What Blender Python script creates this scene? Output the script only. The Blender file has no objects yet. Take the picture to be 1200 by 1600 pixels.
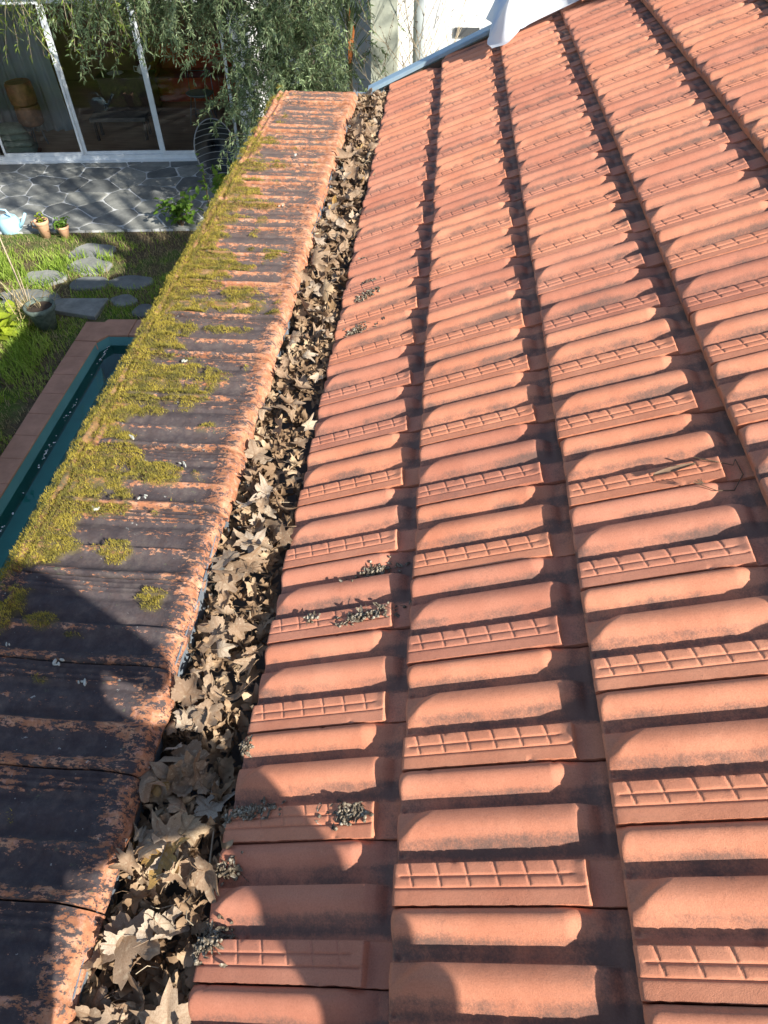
import bpy, math, random
import numpy as np
from mathutils import Vector, Matrix, Euler

random.seed(7)
R = np.random.default_rng(7)
SC = bpy.context.scene
COL = SC.collection

# ------------------------------------------------------------------ camera, sky, sun, exposure
CAM = (0.3546, -0.7279, 1.4123)
cam = bpy.data.cameras.new('camera')
cam.sensor_fit = 'VERTICAL'
cam.sensor_height = 32.0
cam.lens = 32.0 * 1056.56 / 1600.0
cam.clip_start = 0.03
cam.clip_end = 600
camo = bpy.data.objects.new('camera', cam)
COL.objects.link(camo)
r_ = Vector((0.9972, 0.0743, -0.0035)); d_ = Vector((0.0526, -0.7376, -0.6732)); f_ = Vector((-0.0526, 0.6712, -0.7394))
m = Matrix((r_, -d_, -f_)).transposed()
camo.matrix_world = Matrix.Translation(CAM) @ m.to_4x4()
SC.camera = camo

SUN = Vector((0.667, -0.485, 0.540)).normalized()
world = bpy.data.worlds.new('World'); SC.world = world
world.use_nodes = True
wn = world.node_tree
bg = wn.nodes['Background']
sky = wn.nodes.new('ShaderNodeTexSky'); sky.sky_type = 'NISHITA'; sky.sun_disc = False
sky.sun_elevation = math.asin(SUN.z)
sky.sun_rotation = math.atan2(SUN.x, SUN.y)
wn.links.new(sky.outputs[0], bg.inputs[0])
bg.inputs[1].default_value = 0.095
sl = bpy.data.lights.new('sun', 'SUN'); sl.energy = 5.0; sl.angle = math.radians(0.55); sl.color = (1.0, 0.945, 0.86)
so = bpy.data.objects.new('sun', sl); COL.objects.link(so)
so.rotation_euler = SUN.to_track_quat('Z', 'Y').to_euler()
SC.view_settings.view_transform = 'Standard'
SC.view_settings.look = 'None'
SC.view_settings.exposure = 1.06
SC.view_settings.gamma = 1.0
SC.view_settings.use_curve_mapping = False
SC.cycles.max_bounces = 8
SC.cycles.transparent_max_bounces = 16

# ------------------------------------------------------------------ helpers
def tag(o, label=None, cat=None, group=None, kind=None):
    if label: o['label'] = label
    if cat: o['category'] = cat
    if group: o['group'] = group
    if kind: o['kind'] = kind
    return o

def empty(name, loc=(0, 0, 0), rz=0.0):
    o = bpy.data.objects.new(name, None); COL.objects.link(o)
    o.location = loc; o.rotation_euler = (0, 0, rz); o.empty_display_size = .1
    return o

def mesh(name, V, F, mat=None, smooth=False, attrs=None):
    me = bpy.data.meshes.new(name)
    V = np.asarray(V, dtype=np.float64)
    if isinstance(F, np.ndarray):
        n, k = F.shape
        me.vertices.add(len(V)); me.vertices.foreach_set('co', V.astype(np.float32).ravel())
        me.loops.add(n * k); me.loops.foreach_set('vertex_index', F.astype(np.int32).ravel())
        me.polygons.add(n)
        me.polygons.foreach_set('loop_start', np.arange(0, n * k, k, dtype=np.int32))
        me.polygons.foreach_set('loop_total', np.full(n, k, dtype=np.int32))
        me.update(calc_edges=True)
    else:
        me.from_pydata([tuple(v) for v in V], [], [tuple(f) for f in F])
        me.update()
    if smooth:
        me.polygons.foreach_set('use_smooth', np.ones(len(me.polygons), dtype=bool))
    if attrs:
        for k, a in attrs.items():
            at = me.attributes.new(k, 'FLOAT', 'POINT')
            at.data.foreach_set('value', np.asarray(a, dtype=np.float32))
    if mat: me.materials.append(mat)
    me.update()
    return me

def link(name, me, parent=None, loc=(0, 0, 0), rot=(0, 0, 0), sc=None):
    o = bpy.data.objects.new(name, me); COL.objects.link(o)
    o.parent = parent; o.location = loc; o.rotation_euler = rot
    if sc is not None: o.scale = (sc, sc, sc) if not hasattr(sc, '__len__') else sc
    return o

class MB:
    """collects shapes into one mesh"""
    def __init__(s): s.v = []; s.f = []
    def add(s, V, F):
        b = len(s.v); s.v += [tuple(x) for x in V]; s.f += [tuple(i + b for i in f) for f in F]; return s
    def box(s, x0, x1, y0, y1, z0, z1, M=None):
        V = [Vector((x, y, z)) for z in (z0, z1) for (x, y) in ((x0, y0), (x1, y0), (x1, y1), (x0, y1))]
        if M is not None: V = [M @ v for v in V]
        return s.add(V, [(3, 2, 1, 0), (4, 5, 6, 7), (0, 1, 5, 4), (1, 2, 6, 5), (2, 3, 7, 6), (3, 0, 4, 7)])
    def tube(s, pts, rad, n=7, cap=True):
        pts = [Vector(p) for p in pts]
        rad = [float(q) for q in rad] if hasattr(rad, "__len__") else [float(rad)] * len(pts)
        V = []; F = []; up = Vector((0.13, 0.21, 1)).normalized()
        for i, p in enumerate(pts):
            t = (pts[min(i + 1, len(pts) - 1)] - pts[max(i - 1, 0)]).normalized()
            a = t.cross(up)
            if a.length < 1e-3: a = t.cross(Vector((1, 0, 0)))
            a.normalize(); b = t.cross(a)
            for k in range(n):
                w = 2 * math.pi * k / n
                V.append(p + rad[i] * (math.cos(w) * a + math.sin(w) * b))
        for i in range(len(pts) - 1):
            for k in range(n):
                F.append((i * n + k, i * n + (k + 1) % n, (i + 1) * n + (k + 1) % n, (i + 1) * n + k))
        if cap:
            F.append(tuple(range(n - 1, -1, -1))); F.append(tuple((len(pts) - 1) * n + k for k in range(n)))
        return s.add(V, F)
    def lathe(s, prof, n=20, M=None):
        V = []; F = []
        for (r, z) in prof:
            for k in range(n):
                w = 2 * math.pi * k / n; v = Vector((r * math.cos(w), r * math.sin(w), z))
                V.append(M @ v if M is not None else v)
        for i in range(len(prof) - 1):
            for k in range(n):
                F.append((i * n + k, i * n + (k + 1) % n, (i + 1) * n + (k + 1) % n, (i + 1) * n + k))
        F.append(tuple(range(n - 1, -1, -1))); F.append(tuple((len(prof) - 1) * n + k for k in range(n)))
        return s.add(V, F)
    def prism(s, poly, z0, z1, top_inset=0.0):
        n = len(poly); cx = sum(q[0] for q in poly) / n; cy = sum(q[1] for q in poly) / n
        V = [(x, y, z0) for x, y in poly]
        if top_inset:
            V += [(x, y, z1 - top_inset * .6) for x, y in poly]
            def ins(x, y):
                d = math.hypot(x - cx, y - cy) + 1e-9; k = max(0, 1 - top_inset / d); return cx + (x - cx) * k, cy + (y - cy) * k
            V += [(*ins(x, y), z1) for x, y in poly]; L = 3
        else:
            V += [(x, y, z1) for x, y in poly]; L = 2
        F = [tuple(range(n - 1, -1, -1)), tuple((L - 1) * n + k for k in range(n))]
        for l in range(L - 1):
            for k in range(n): F.append((l * n + k, l * n + (k + 1) % n, (l + 1) * n + (k + 1) % n, (l + 1) * n + k))
        return s.add(V, F)
    def build(s, name, mat, parent=None, smooth=False, loc=(0, 0, 0), rot=(0, 0, 0)):
        return link(name, mesh(name, s.v, s.f, mat, smooth), parent, loc, rot)

# value noise for displacing geometry
def vnoise(x, y, seed=0):
    x = np.asarray(x, float); y = np.asarray(y, float)
    xi = np.floor(x).astype(np.int64); yi = np.floor(y).astype(np.int64); fx = x - xi; fy = y - yi
    fx = fx * fx * (3 - 2 * fx); fy = fy * fy * (3 - 2 * fy)
    def h(a, b):
        n = (a * 374761393 + b * 668265263 + seed * 1442695041) & 0x7fffffff
        n = ((n ^ (n >> 13)) * 1274126177) & 0x7fffffff
        return ((n ^ (n >> 16)) & 0xffff) / 65535.0
    return (h(xi, yi) * (1 - fx) + h(xi + 1, yi) * fx) * (1 - fy) + (h(xi, yi + 1) * (1 - fx) + h(xi + 1, yi + 1) * fx) * fy
def fbm(x, y, seed=0, o=4):
    s = 0; a = .5
    for k in range(o): s = s + a * vnoise(x * 2 ** k, y * 2 ** k, seed + k); a *= .5
    return s / (1 - .5 ** o)
def ss(a, b, x):
    t = np.clip((np.asarray(x, float) - a) / (b - a), 0, 1); return t * t * (3 - 2 * t)

# ------------------------------------------------------------------ materials
class NT:
    def __init__(s, name, rough=.8, spec=.3):
        s.m = bpy.data.materials.new(name); s.m.use_nodes = True
        s.t = s.m.node_tree; s.N = s.t.nodes; s.b = s.N['Principled BSDF']; s.out = s.N['Material Output']
        s.b.inputs['Roughness'].default_value = rough
        s.b.inputs['Specular IOR Level'].default_value = spec
    def L(s, a, b): s.t.links.new(a, b)
    def inp(s, sock, v):
        if v is None: return
        if hasattr(v, 'links') or isinstance(v, bpy.types.NodeSocket): s.L(v, sock)
        else: sock.default_value = (*v, 1) if (hasattr(v, '__len__') and len(v) == 3 and sock.type == 'RGBA') else v
    def coord(s, kind='Object'): return s.N.new('ShaderNodeTexCoord').outputs[kind]
    def pos(s): return s.N.new('ShaderNodeNewGeometry').outputs['Position']
    def map(s, v, scale=(1, 1, 1), rot=(0, 0, 0), loc=None):
        n = s.N.new('ShaderNodeMapping'); s.L(v, n.inputs[0]); n.inputs['Scale'].default_value = scale; n.inputs['Rotation'].default_value = rot
        if loc is not None: s.inp(n.inputs['Location'], loc)
        return n.outputs[0]
    def noise(s, v, scale=5, detail=6, rough=.6, w=None, dist=0):
        n = s.N.new('ShaderNodeTexNoise')
        if w is not None: n.noise_dimensions = '4D'; s.inp(n.inputs['W'], w)
        s.L(v, n.inputs['Vector']); n.inputs['Scale'].default_value = scale; n.inputs['Detail'].default_value = detail
        n.inputs['Roughness'].default_value = rough; n.inputs['Distortion'].default_value = dist
        return n.outputs[0]
    def rand(s): return s.N.new('ShaderNodeObjectInfo').outputs['Random']
    def attr(s, name):
        n = s.N.new('ShaderNodeAttribute'); n.attribute_name = name; return n.outputs['Fac']
    def math(s, op, a, b=None, c=None, clamp=False):
        n = s.N.new('ShaderNodeMath'); n.operation = op; n.use_clamp = clamp
        s.inp(n.inputs[0], a); s.inp(n.inputs[1], b)
        if c is not None: s.inp(n.inputs[2], c)
        return n.outputs[0]
    def step(s, v, a, b):
        n = s.N.new('ShaderNodeMapRange'); n.interpolation_type = 'SMOOTHSTEP'; s.inp(n.inputs[0], v)
        n.inputs[1].default_value = a; n.inputs[2].default_value = b; return n.outputs[0]
    def mix(s, f, a, b, mode='MIX'):
        n = s.N.new('ShaderNodeMix'); n.data_type = 'RGBA'; n.blend_type = mode
        s.inp(n.inputs[0], f); s.inp(n.inputs[6], a); s.inp(n.inputs[7], b); return n.outputs[2]
    def ramp(s, f, stops):
        n = s.N.new('ShaderNodeValToRGB'); s.L(f, n.inputs[0]); e = n.color_ramp.elements
        while len(e) < len(stops): e.new(.5)
        for i, (p, c) in enumerate(stops): e[i].position = p; e[i].color = (*c, 1)
        return n.outputs[0]
    def col(s, v): s.inp(s.b.inputs['Base Color'], v); return s
    def bump(s, h, strength=.3, dist=.01):
        n = s.N.new('ShaderNodeBump'); n.inputs['Strength'].default_value = strength; n.inputs['Distance'].default_value = dist
        s.L(h, n.inputs['Height'])
        prev = s.b.inputs['Normal'].links[0].from_socket if s.b.inputs['Normal'].links else None
        if prev: s.L(prev, n.inputs['Normal'])
        s.L(n.outputs[0], s.b.inputs['Normal']); return s

def simple(name, c, rough=.7, var=.15, scale=20, spec=.3, bump=0.0, metal=0.0):
    t = NT(name, rough, spec); P = t.coord()
    n = t.noise(P, scale, 5)
    dark = tuple(x * (1 - var * 1.6) for x in c); lite = tuple(min(1, x * (1 + var)) for x in c)
    t.col(t.ramp(n, [(.3, dark), (.7, lite)]))
    t.b.inputs['Metallic'].default_value = metal
    if bump: t.bump(t.noise(P, scale * 4, 6), bump, .004)
    return t.m

def mat_red_tile():
    t = NT('terracotta_new', .72, .28); P = t.coord(); rnd = t.rand()
    w = t.math('MULTIPLY', rnd, 57.0)
    big = t.noise(P, 9, 4, .55, w)
    base = t.ramp(big, [(.25, (.485, .184, .106)), (.5, (.560, .228, .134)), (.75, (.635, .275, .165))])
    tint = t.ramp(rnd, [(0, (.82, .78, .82)), (.35, (.96, .97, 1.02)), (.7, (1.03, 1.0, .96)), (1, (1.10, 1.12, 1.10))])
    base = t.mix(1.0, base, tint, 'MULTIPLY')
    st = t.noise(t.map(P, (3, 40, 3)), 4, 4, .6, w)
    base = t.mix(t.math('MULTIPLY', t.step(st, .5, .8), .28), base, (.44, .20, .14))
    pale = t.step(t.noise(P, 30, 5, .7, w), .58, .8)
    base = t.mix(t.math('MULTIPLY', pale, .30), base, (.70, .37, .225))
    # speckled dirt along the lower flanks and on the tile heads
    d = t.attr('dirt')
    sp = t.noise(P, 260, 3, .75, w); md = t.noise(P, 38, 5, .7, w); lg = t.noise(P, 7, 3, .5, w)
    cov = t.math('ADD', t.math('MULTIPLY', sp, .55), t.math('ADD', t.math('MULTIPLY', md, .60), t.math('MULTIPLY', lg, .95)))
    k = t.math('ADD', cov, t.math('MULTIPLY', d, .50))
    base = t.mix(t.math('MULTIPLY', t.step(k, 1.20, 1.66), .85), base, (.125, .088, .074))
    gr = t.noise(P, 330, 5, .85, w)
    base = t.mix(.75, base, t.ramp(gr, [(.3, (.74, .70, .68)), (.5, (.97, .97, .97)), (.7, (1.14, 1.16, 1.18))]), 'MULTIPLY')
    pit = t.step(t.noise(P, 95, 4, .75, w), .62, .74)
    base = t.mix(t.math('MULTIPLY', pit, .24), base, (.30, .135, .085))
    run = t.step(t.noise(t.map(P, (5, 55, 5)), 1.0, 5, .7, w), .56, .72)
    base = t.mix(t.math('MULTIPLY', run, t.math('MULTIPLY', lg, .30)), base, (.27, .14, .10))
    spot = t.step(t.noise(P, 420, 2, .5, w), .68, .74)
    base = t.mix(t.math('MULTIPLY', spot, .55), base, (.16, .09, .07))
    t.col(base)
    t.bump(t.noise(P, 520, 4, .8), .55, .0016)
    t.bump(t.noise(P, 60, 5, .6, w), .12, .004)
    return t.m

def mat_old_tile():
    t = NT('terracotta_old', .85, .25); P = t.coord(); G = t.pos(); rnd = t.rand()
    w = t.math('MULTIPLY', rnd, 31.0)
    o = t.ramp(t.noise(P, 22, 6, .7, w), [(.3, (.24, .088, .042)), (.5, (.39, .165, .082)), (.72, (.58, .34, .21))])
    pink = t.step(t.noise(P, 60, 6, .7, w), .5, .62)
    o = t.mix(t.math('MULTIPLY', pink, .4), o, (.58, .33, .25))
    sep = t.N.new('ShaderNodeSeparateXYZ'); t.L(G, sep.inputs[0])
    # lichen crust: heavier on the tiles close by, thin on the far ones and on the rolled edge
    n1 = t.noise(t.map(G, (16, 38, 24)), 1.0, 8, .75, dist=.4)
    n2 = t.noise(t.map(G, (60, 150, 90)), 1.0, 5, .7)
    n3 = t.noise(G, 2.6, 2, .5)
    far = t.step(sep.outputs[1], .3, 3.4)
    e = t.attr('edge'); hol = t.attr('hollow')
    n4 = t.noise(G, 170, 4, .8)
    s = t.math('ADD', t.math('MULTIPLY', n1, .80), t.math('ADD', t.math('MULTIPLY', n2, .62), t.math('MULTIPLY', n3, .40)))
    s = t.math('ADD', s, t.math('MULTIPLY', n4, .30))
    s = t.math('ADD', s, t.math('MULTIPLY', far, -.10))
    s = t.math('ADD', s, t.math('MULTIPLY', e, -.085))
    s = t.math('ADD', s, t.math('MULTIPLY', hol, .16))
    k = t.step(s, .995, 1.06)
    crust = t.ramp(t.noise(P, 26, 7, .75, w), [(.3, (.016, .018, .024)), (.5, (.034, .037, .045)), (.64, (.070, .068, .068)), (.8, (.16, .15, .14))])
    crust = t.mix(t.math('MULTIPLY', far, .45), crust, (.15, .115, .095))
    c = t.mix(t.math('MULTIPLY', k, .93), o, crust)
    br = t.step(t.noise(t.map(G, (40, 70, 50)), 1.0, 7, .8), .48, .62)
    c = t.mix(t.math('MULTIPLY', br, .10), c, (.16, .085, .055))
    gl = t.step(t.noise(G, 34, 5, .75), .63, .70)
    c = t.mix(t.math('MULTIPLY', gl, .5), c, (.13, .15, .08))
    wl = t.step(t.noise(G, 55, 3, .6), .70, .74)
    c = t.mix(t.math('MULTIPLY', wl, .6), c, (.45, .46, .42))
    mo = t.attr('moss')
    c = t.mix(mo, c, (.13, .105, .03))
    t.col(c)
    t.b.inputs['Specular IOR Level'].default_value = .35
    t.bump(t.noise(P, 90, 8, .75), .65, .005)
    t.bump(k, .35, .0015)
    return t.m

def leafmat(name, stops, trans=.25, rough=.75, vein=False):
    t = NT(name, rough, .3); P = t.coord(); rnd = t.rand()
    c = t.ramp(rnd, stops)
    n = t.noise(P, 38, 5, .7, t.math('MULTIPLY', rnd, 40))
    c = t.mix(t.step(n, .42, .75), c, (.19, .115, .06)) if vein else c
    if vein:
        n2 = t.noise(P, 9, 3, .5, t.math('MULTIPLY', rnd, 90))
        c = t.mix(t.math('MULTIPLY', t.step(n2, .5, .8), .55), c, (.60, .49, .34))
        c = t.mix(t.math('MULTIPLY', t.attr('vein'), .55), c, (.20, .11, .055))
        t.bump(t.noise(P, 60, 4, .6), .3, .004)
    t.col(c)
    tr = t.N.new('ShaderNodeBsdfTranslucent'); t.inp(tr.inputs[0], c)
    mx = t.N.new('ShaderNodeMixShader'); mx.inputs[0].default_value = trans
    t.L(t.b.outputs[0], mx.inputs[1]); t.L(tr.outputs[0], mx.inputs[2]); t.L(mx.outputs[0], t.out.inputs[0])
    return t.m

def bladed(name, stops, scale=3.0, trans=.3, rough=.6, seedscale=120):
    """foliage colour varying from place to place and blade to blade"""
    t = NT(name, rough, .3); G = t.pos()
    a = t.noise(G, scale, 4, .6); b = t.noise(G, seedscale, 2, .5)
    f = t.math('ADD', t.math('MULTIPLY', a, .5), t.math('MULTIPLY', b, .5))
    c = t.ramp(f, stops); t.col(c)
    tr = t.N.new('ShaderNodeBsdfTranslucent'); t.inp(tr.inputs[0], c)
    mx = t.N.new('ShaderNodeMixShader'); mx.inputs[0].default_value = trans
    t.L(t.b.outputs[0], mx.inputs[1]); t.L(tr.outputs[0], mx.inputs[2]); t.L(mx.outputs[0], t.out.inputs[0])
    return t.m

def glass(name, tint=(.93, .96, .95), ior=1.5, boost=1.0, rough=0.0):
    m_ = bpy.data.materials.new(name); m_.use_nodes = True; t = m_.node_tree; t.nodes.remove(t.nodes['Principled BSDF'])
    tr = t.nodes.new('ShaderNodeBsdfTransparent'); tr.inputs[0].default_value = (*tint, 1)
    gl = t.nodes.new('ShaderNodeBsdfGlossy'); gl.inputs['Roughness'].default_value = rough
    fr = t.nodes.new('ShaderNodeFresnel'); fr.inputs[0].default_value = ior
    ml = t.nodes.new('ShaderNodeMath'); ml.operation = 'MULTIPLY'; ml.use_clamp = True; ml.inputs[1].default_value = boost
    mx = t.nodes.new('ShaderNodeMixShader')
    t.links.new(fr.outputs[0], ml.inputs[0]); t.links.new(ml.outputs[0], mx.inputs[0])
    t.links.new(tr.outputs[0], mx.inputs[1]); t.links.new(gl.outputs[0], mx.inputs[2])
    t.links.new(mx.outputs[0], t.nodes['Material Output'].inputs[0])
    return m_

M = {}
M['red'] = mat_red_tile()
M['old'] = mat_old_tile()
M['render'] = simple('old_render', (.50, .47, .41), .9, .25, 6, bump=.4)
M['deck'] = simple('roof_boards', (.10, .07, .05), .9, .2, 12)
M['zinc'] = simple('grey_zinc', (.26, .30, .34), .45, .2, 14, .5, metal=.35)
M['zinc_dark'] = simple('dull_zinc', (.16, .16, .155), .6, .3, 10, .4)
M['blue_metal'] = simple('blue_grey_metal', (.30, .42, .50), .42, .08, 10, .5, metal=.25)
M['white'] = simple('white_paint', (.80, .80, .78), .8, .05, 5, bump=.15)
M['alu'] = simple('white_aluminium', (.66, .70, .72), .45, .06, 9, .5)
M['mortar'] = simple('pale_mortar', (.52, .53, .52), .9, .12, 12, bump=.3)
M['wood'] = simple('brown_wood', (.22, .10, .045), .5, .35, 9, .4)
M['darkwood'] = simple('dark_wood', (.05, .030, .022), .5, .3, 9, .4)
M['black'] = simple('black_plastic', (.018, .022, .028), .35, .2, 9, .5)
M['steel'] = simple('steel', (.25, .26, .27), .4, .1, 20, .5, metal=.6)
M['clay'] = simple('clay_pot', (.60, .35, .21), .85, .12, 18, bump=.3)
M['darkclay'] = simple('green_grey_pot', (.10, .13, .11), .8, .3, 18, bump=.3)
M['soil'] = simple('soil', (.045, .032, .022), .95, .3, 30, bump=.8)
M['can'] = simple('pale_blue_plastic', (.36, .60, .72), .45, .06, 10, .5)
M['redcloth'] = simple('red_cloth', (.42, .07, .025), .9, .2, 5, bump=.3)
M['cushion'] = simple('grey_green_cloth', (.22, .28, .22), .9, .2, 14, bump=.4)
M['bark'] = simple('grey_bark', (.22, .19, .15), .9, .3, 12, bump=.6)
M['twig'] = simple('dry_twig', (.13, .085, .05), .8, .3, 40)
M['paletwig'] = simple('pale_twig', (.42, .34, .23), .8, .2, 40)
M['greentwig'] = simple('olive_green_twig', (.14, .14, .07), .8, .2, 40)
M['fleck'] = simple('pale_lichen', (.42, .43, .38), .9, .2, 60)
M['ceramic'] = simple('white_ceramic', (.75, .74, .70), .3, .03, 8, .5)
M['pooldeck'] = simple('brown_pool_slab', (.38, .20, .13), .75, .12, 7, bump=.25)
M['liner'] = simple('blue_liner', (.09, .24, .25), .5, .10, 3, .4)
M['poolfloor'] = simple('teal_pool_floor', (.24, .66, .56), .7, .25, 2)
M['skin'] = simple('skin', (.52, .30, .20), .6, .08, 9)
M['shirt'] = simple('grey_shirt', (.16, .18, .22), .9, .15, 30)
M['jeans'] = simple('blue_jeans', (.06, .09, .16), .9, .2, 30)
M['shoe'] = simple('dark_shoe', (.03, .03, .03), .6, .2, 30)
M['hair'] = simple('brown_hair', (.04, .025, .015), .6, .3, 60)

def mat_slate():
    t = NT('slate_paving', .7, .35); P = t.pos(); rnd = t.rand()
    c = t.ramp(t.noise(P, 5, 6, .7, t.math('MULTIPLY', rnd, 20)), [(.3, (.11, .115, .108)), (.55, (.20, .205, .19)), (.8, (.36, .36, .32))])
    c = t.mix(1, c, t.ramp(rnd, [(0, (.6, .62, .65)), (.5, (1, 1, 1)), (1, (1.35, 1.33, 1.28))]), 'MULTIPLY')
    t.col(c); t.bump(t.noise(P, 18, 6, .7), .5, .012); return t.m
M['slate'] = mat_slate()

def mat_ground():
    t = NT('lawn_soil', .95, .2); P = t.pos()
    a = t.noise(P, 1.3, 5, .6); b = t.noise(P, 14, 6, .7)
    g = t.ramp(b, [(.3, (.045, .07, .015)), (.6, (.10, .15, .03)), (.8, (.17, .20, .06))])
    s = t.ramp(b, [(.3, (.05, .036, .022)), (.7, (.16, .12, .07))])
    t.col(t.mix(t.step(a, .40, .54), g, s)); t.bump(t.noise(P, 30, 6, .7), .9, .03); return t.m
M['ground'] = mat_ground()

def mat_floor():
    t = NT('wood_floor', .5, .4); P = t.pos()
    c = t.ramp(t.noise(t.map(P, (1.2, 9, 1), (0, 0, .1)), 1.5, 6, .65), [(.3, (.40, .24, .14)), (.7, (.66, .46, .29))])
    t.col(c); return t.m
M['floor'] = mat_floor()

M['moss'] = bladed('yellow_moss', [(.32, (.09, .07, .03)), (.44, (.20, .19, .045)), (.54, (.42, .33, .055)), (.62, (.52, .42, .07)), (.72, (.66, .56, .16))], 19, .35, .8, 300)
M['grass'] = bladed('grass_blades', [(.33, (.10, .17, .025)), (.5, (.25, .37, .045)), (.66, (.50, .56, .15))], 1.8, .4, .6, 60)
M['straw'] = bladed('dry_grass', [(.3, (.20, .15, .07)), (.7, (.45, .38, .20))], 3, .3, .8, 60)
M['olive'] = bladed('willow_leaves', [(.34, (.055, .085, .035)), (.46, (.15, .21, .09)), (.58, (.29, .37, .20)), (.70, (.50, .57, .38))], 2.5, .25, .5, 70)
M['oliveglow'] = bladed('young_leaves', [(.3, (.12, .20, .03)), (.7, (.40, .48, .10))], 3, .4, .5, 60)
M['shrub'] = bladed('shrub_leaves', [(.3, (.06, .14, .02)), (.7, (.22, .36, .05))], 4, .4, .45, 60)
M['yellowgreen'] = bladed('yellow_green_leaves', [(.3, (.20, .30, .02)), (.7, (.50, .55, .06))], 4, .45, .45, 60)
M['dark_leaf'] = bladed('dark_leaves', [(.3, (.012, .035, .010)), (.7, (.05, .10, .03))], 4, .25, .45, 60)
M['dry'] = leafmat('dry_plane_leaf', [(0, (.21, .130, .078)), (.25, (.31, .215, .138)), (.5, (.38, .28, .19)), (.72, (.25, .165, .105)), (.84, (.50, .41, .30)), (.93, (.40, .33, .26)), (.97, (.50, .30, .08)), (1, (.16, .10, .065))], .16, .62, True)
M['crumb'] = bladed('lower_leaf_mass', [(.34, (.10, .060, .032)), (.5, (.27, .175, .10)), (.62, (.48, .36, .23))], 22, .12, .8, 9)
M['seed'] = bladed('grey_seeds', [(.38, (.05, .035, .022)), (.52, (.20, .16, .11)), (.66, (.55, .50, .40))], 60, .1, .7, 300)
M['glass'] = glass('window_glass', (.96, .98, .97), 1.5, 1.2)
M['water'] = glass('pool_water', (.55, .84, .72), 1.33, 1.5, .03)

def mat_sheer():
    t = NT('sheer_curtain', .9, .1); t.col((.42, .50, .53))
    tr = t.N.new('ShaderNodeBsdfTransparent'); mx = t.N.new('ShaderNodeMixShader'); mx.inputs[0].default_value = .35
    t.L(t.b.outputs[0], mx.inputs[1]); t.L(tr.outputs[0], mx.inputs[2]); t.L(mx.outputs[0], t.out.inputs[0]); return t.m
M['sheer'] = mat_sheer()
def mat_tarp():
    t = NT('white_blue_sheet', .5, .4); P = t.coord()
    c = t.ramp(t.noise(P, 3.2, 3, .5), [(.36, (.42, .58, .82)), (.48, (.78, .83, .86)), (.7, (.86, .87, .86))]); t.col(c)
    tr = t.N.new('ShaderNodeBsdfTranslucent'); t.inp(tr.inputs[0], c); mx = t.N.new('ShaderNodeMixShader'); mx.inputs[0].default_value = .25
    t.L(t.b.outputs[0], mx.inputs[1]); t.L(tr.outputs[0], mx.inputs[2]); t.L(mx.outputs[0], t.out.inputs[0]); return t.m
M['tarp'] = mat_tarp()

ZG = -3.0
SL = math.radians(24.33); CS, SN = math.cos(SL), math.sin(SL)
LE = 0.374      # exposed length of a course
W = 0.225       # width of a tile
def roofp(v, y, h=0.0):          # v in courses up the slope
    return Vector((v * LE * CS - h * SN, y, v * LE * SN + h * CS))

# ------------------------------------------------------------------ GROUND
mb = MB(); mb.add([(-90, -60, ZG), (90, -60, ZG), (90, 120, ZG), (-90, 120, ZG)], [(0, 1, 2, 3)])
# leave a hole for the pool: build as strips around it
PX0, PX1, PY0, PY1 = -3.52, -.9, -3.0, 5.9
mb = MB()
for (x0, x1, y0, y1) in ((-90, PX0, -60, 120), (PX1, 90, -60, 120), (PX0, PX1, -60, PY0), (PX0, PX1, PY1, 120)):
    mb.add([(x0, y0, ZG), (x1, y0, ZG), (x1, y1, ZG), (x0, y1, ZG)], [(0, 1, 2, 3)])
tag(mb.build('ground', M['ground']), kind='structure')

# pool -------------------------------------------------------------
pool = empty('swimming_pool', (-2.2, 3, ZG)); tag(pool, 'sunken swimming pool with dark teal water beside the mossy wall', 'pool')
def P2(x, y): return (x + 2.2, y - 3)
edge_in = [(-3.37, -2.8), (-3.39, 2.75), (-3.41, 5.60), (-3.32, 5.74), (-1.2, 5.84), (-1.2, -2.8)]
loc = [P2(*q) for q in edge_in]
mbw = MB()
for i in range(len(loc)):
    a, b = loc[i], loc[(i + 1) % len(loc)]
    mbw.add([(*a, 0.03), (*b, 0.03), (*b, -1.3), (*a, -1.3)], [(0, 1, 2, 3)])
mbw.build('pool_wall', M['liner'], pool)
MB().add([(x, y, -.75) for x, y in loc], [tuple(range(len(loc)))]).build('pool_floor', M['poolfloor'], pool)
# underwater step in the corner and ledge along the side
st = MB(); st.prism([(P2(-2.72, 5.76)), (P2(-3.28, 5.68)), (P2(-3.33, 5.3)), P2(-3.15, 5.02), P2(-1.3, 5.10), (P2(-1.3, 5.80))], -.74, -.30)
st.build('pool_step', simple('pale_step', (.10, .26, .27), .6, .1, 4), pool)
lg = MB(); lg.prism([P2(-3.365, -2.78), P2(-3.20, -2.78), P2(-3.23, 2.75), P2(-3.26, 5.2), P2(-3.40, 5.5), P2(-3.385, 2.75)][::-1], -.74, -.22)
lg.build('pool_ledge', simple('blue_ledge', (.13, .36, .40), .6, .06, 4), pool)
# water with faint ripples
nx, ny = 30, 90
xs = np.linspace(-3.5, -1.2, nx); ys = np.linspace(-2.8, 5.9, ny); X, Y = np.meshgrid(xs, ys)
Z = (fbm(X * 1.8, Y * 1.8, 5, 2) - .5) * .006 - .085
V = np.stack([X + 2.2, Y - 3, Z], -1).reshape(-1, 3)
I = np.arange(nx * ny).reshape(ny, nx)
F = np.stack([I[:-1, :-1], I[:-1, 1:], I[1:, 1:], I[1:, :-1]], -1).reshape(-1, 4)
link('water', mesh('water', V, F, M['water'], True), pool)
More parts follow.
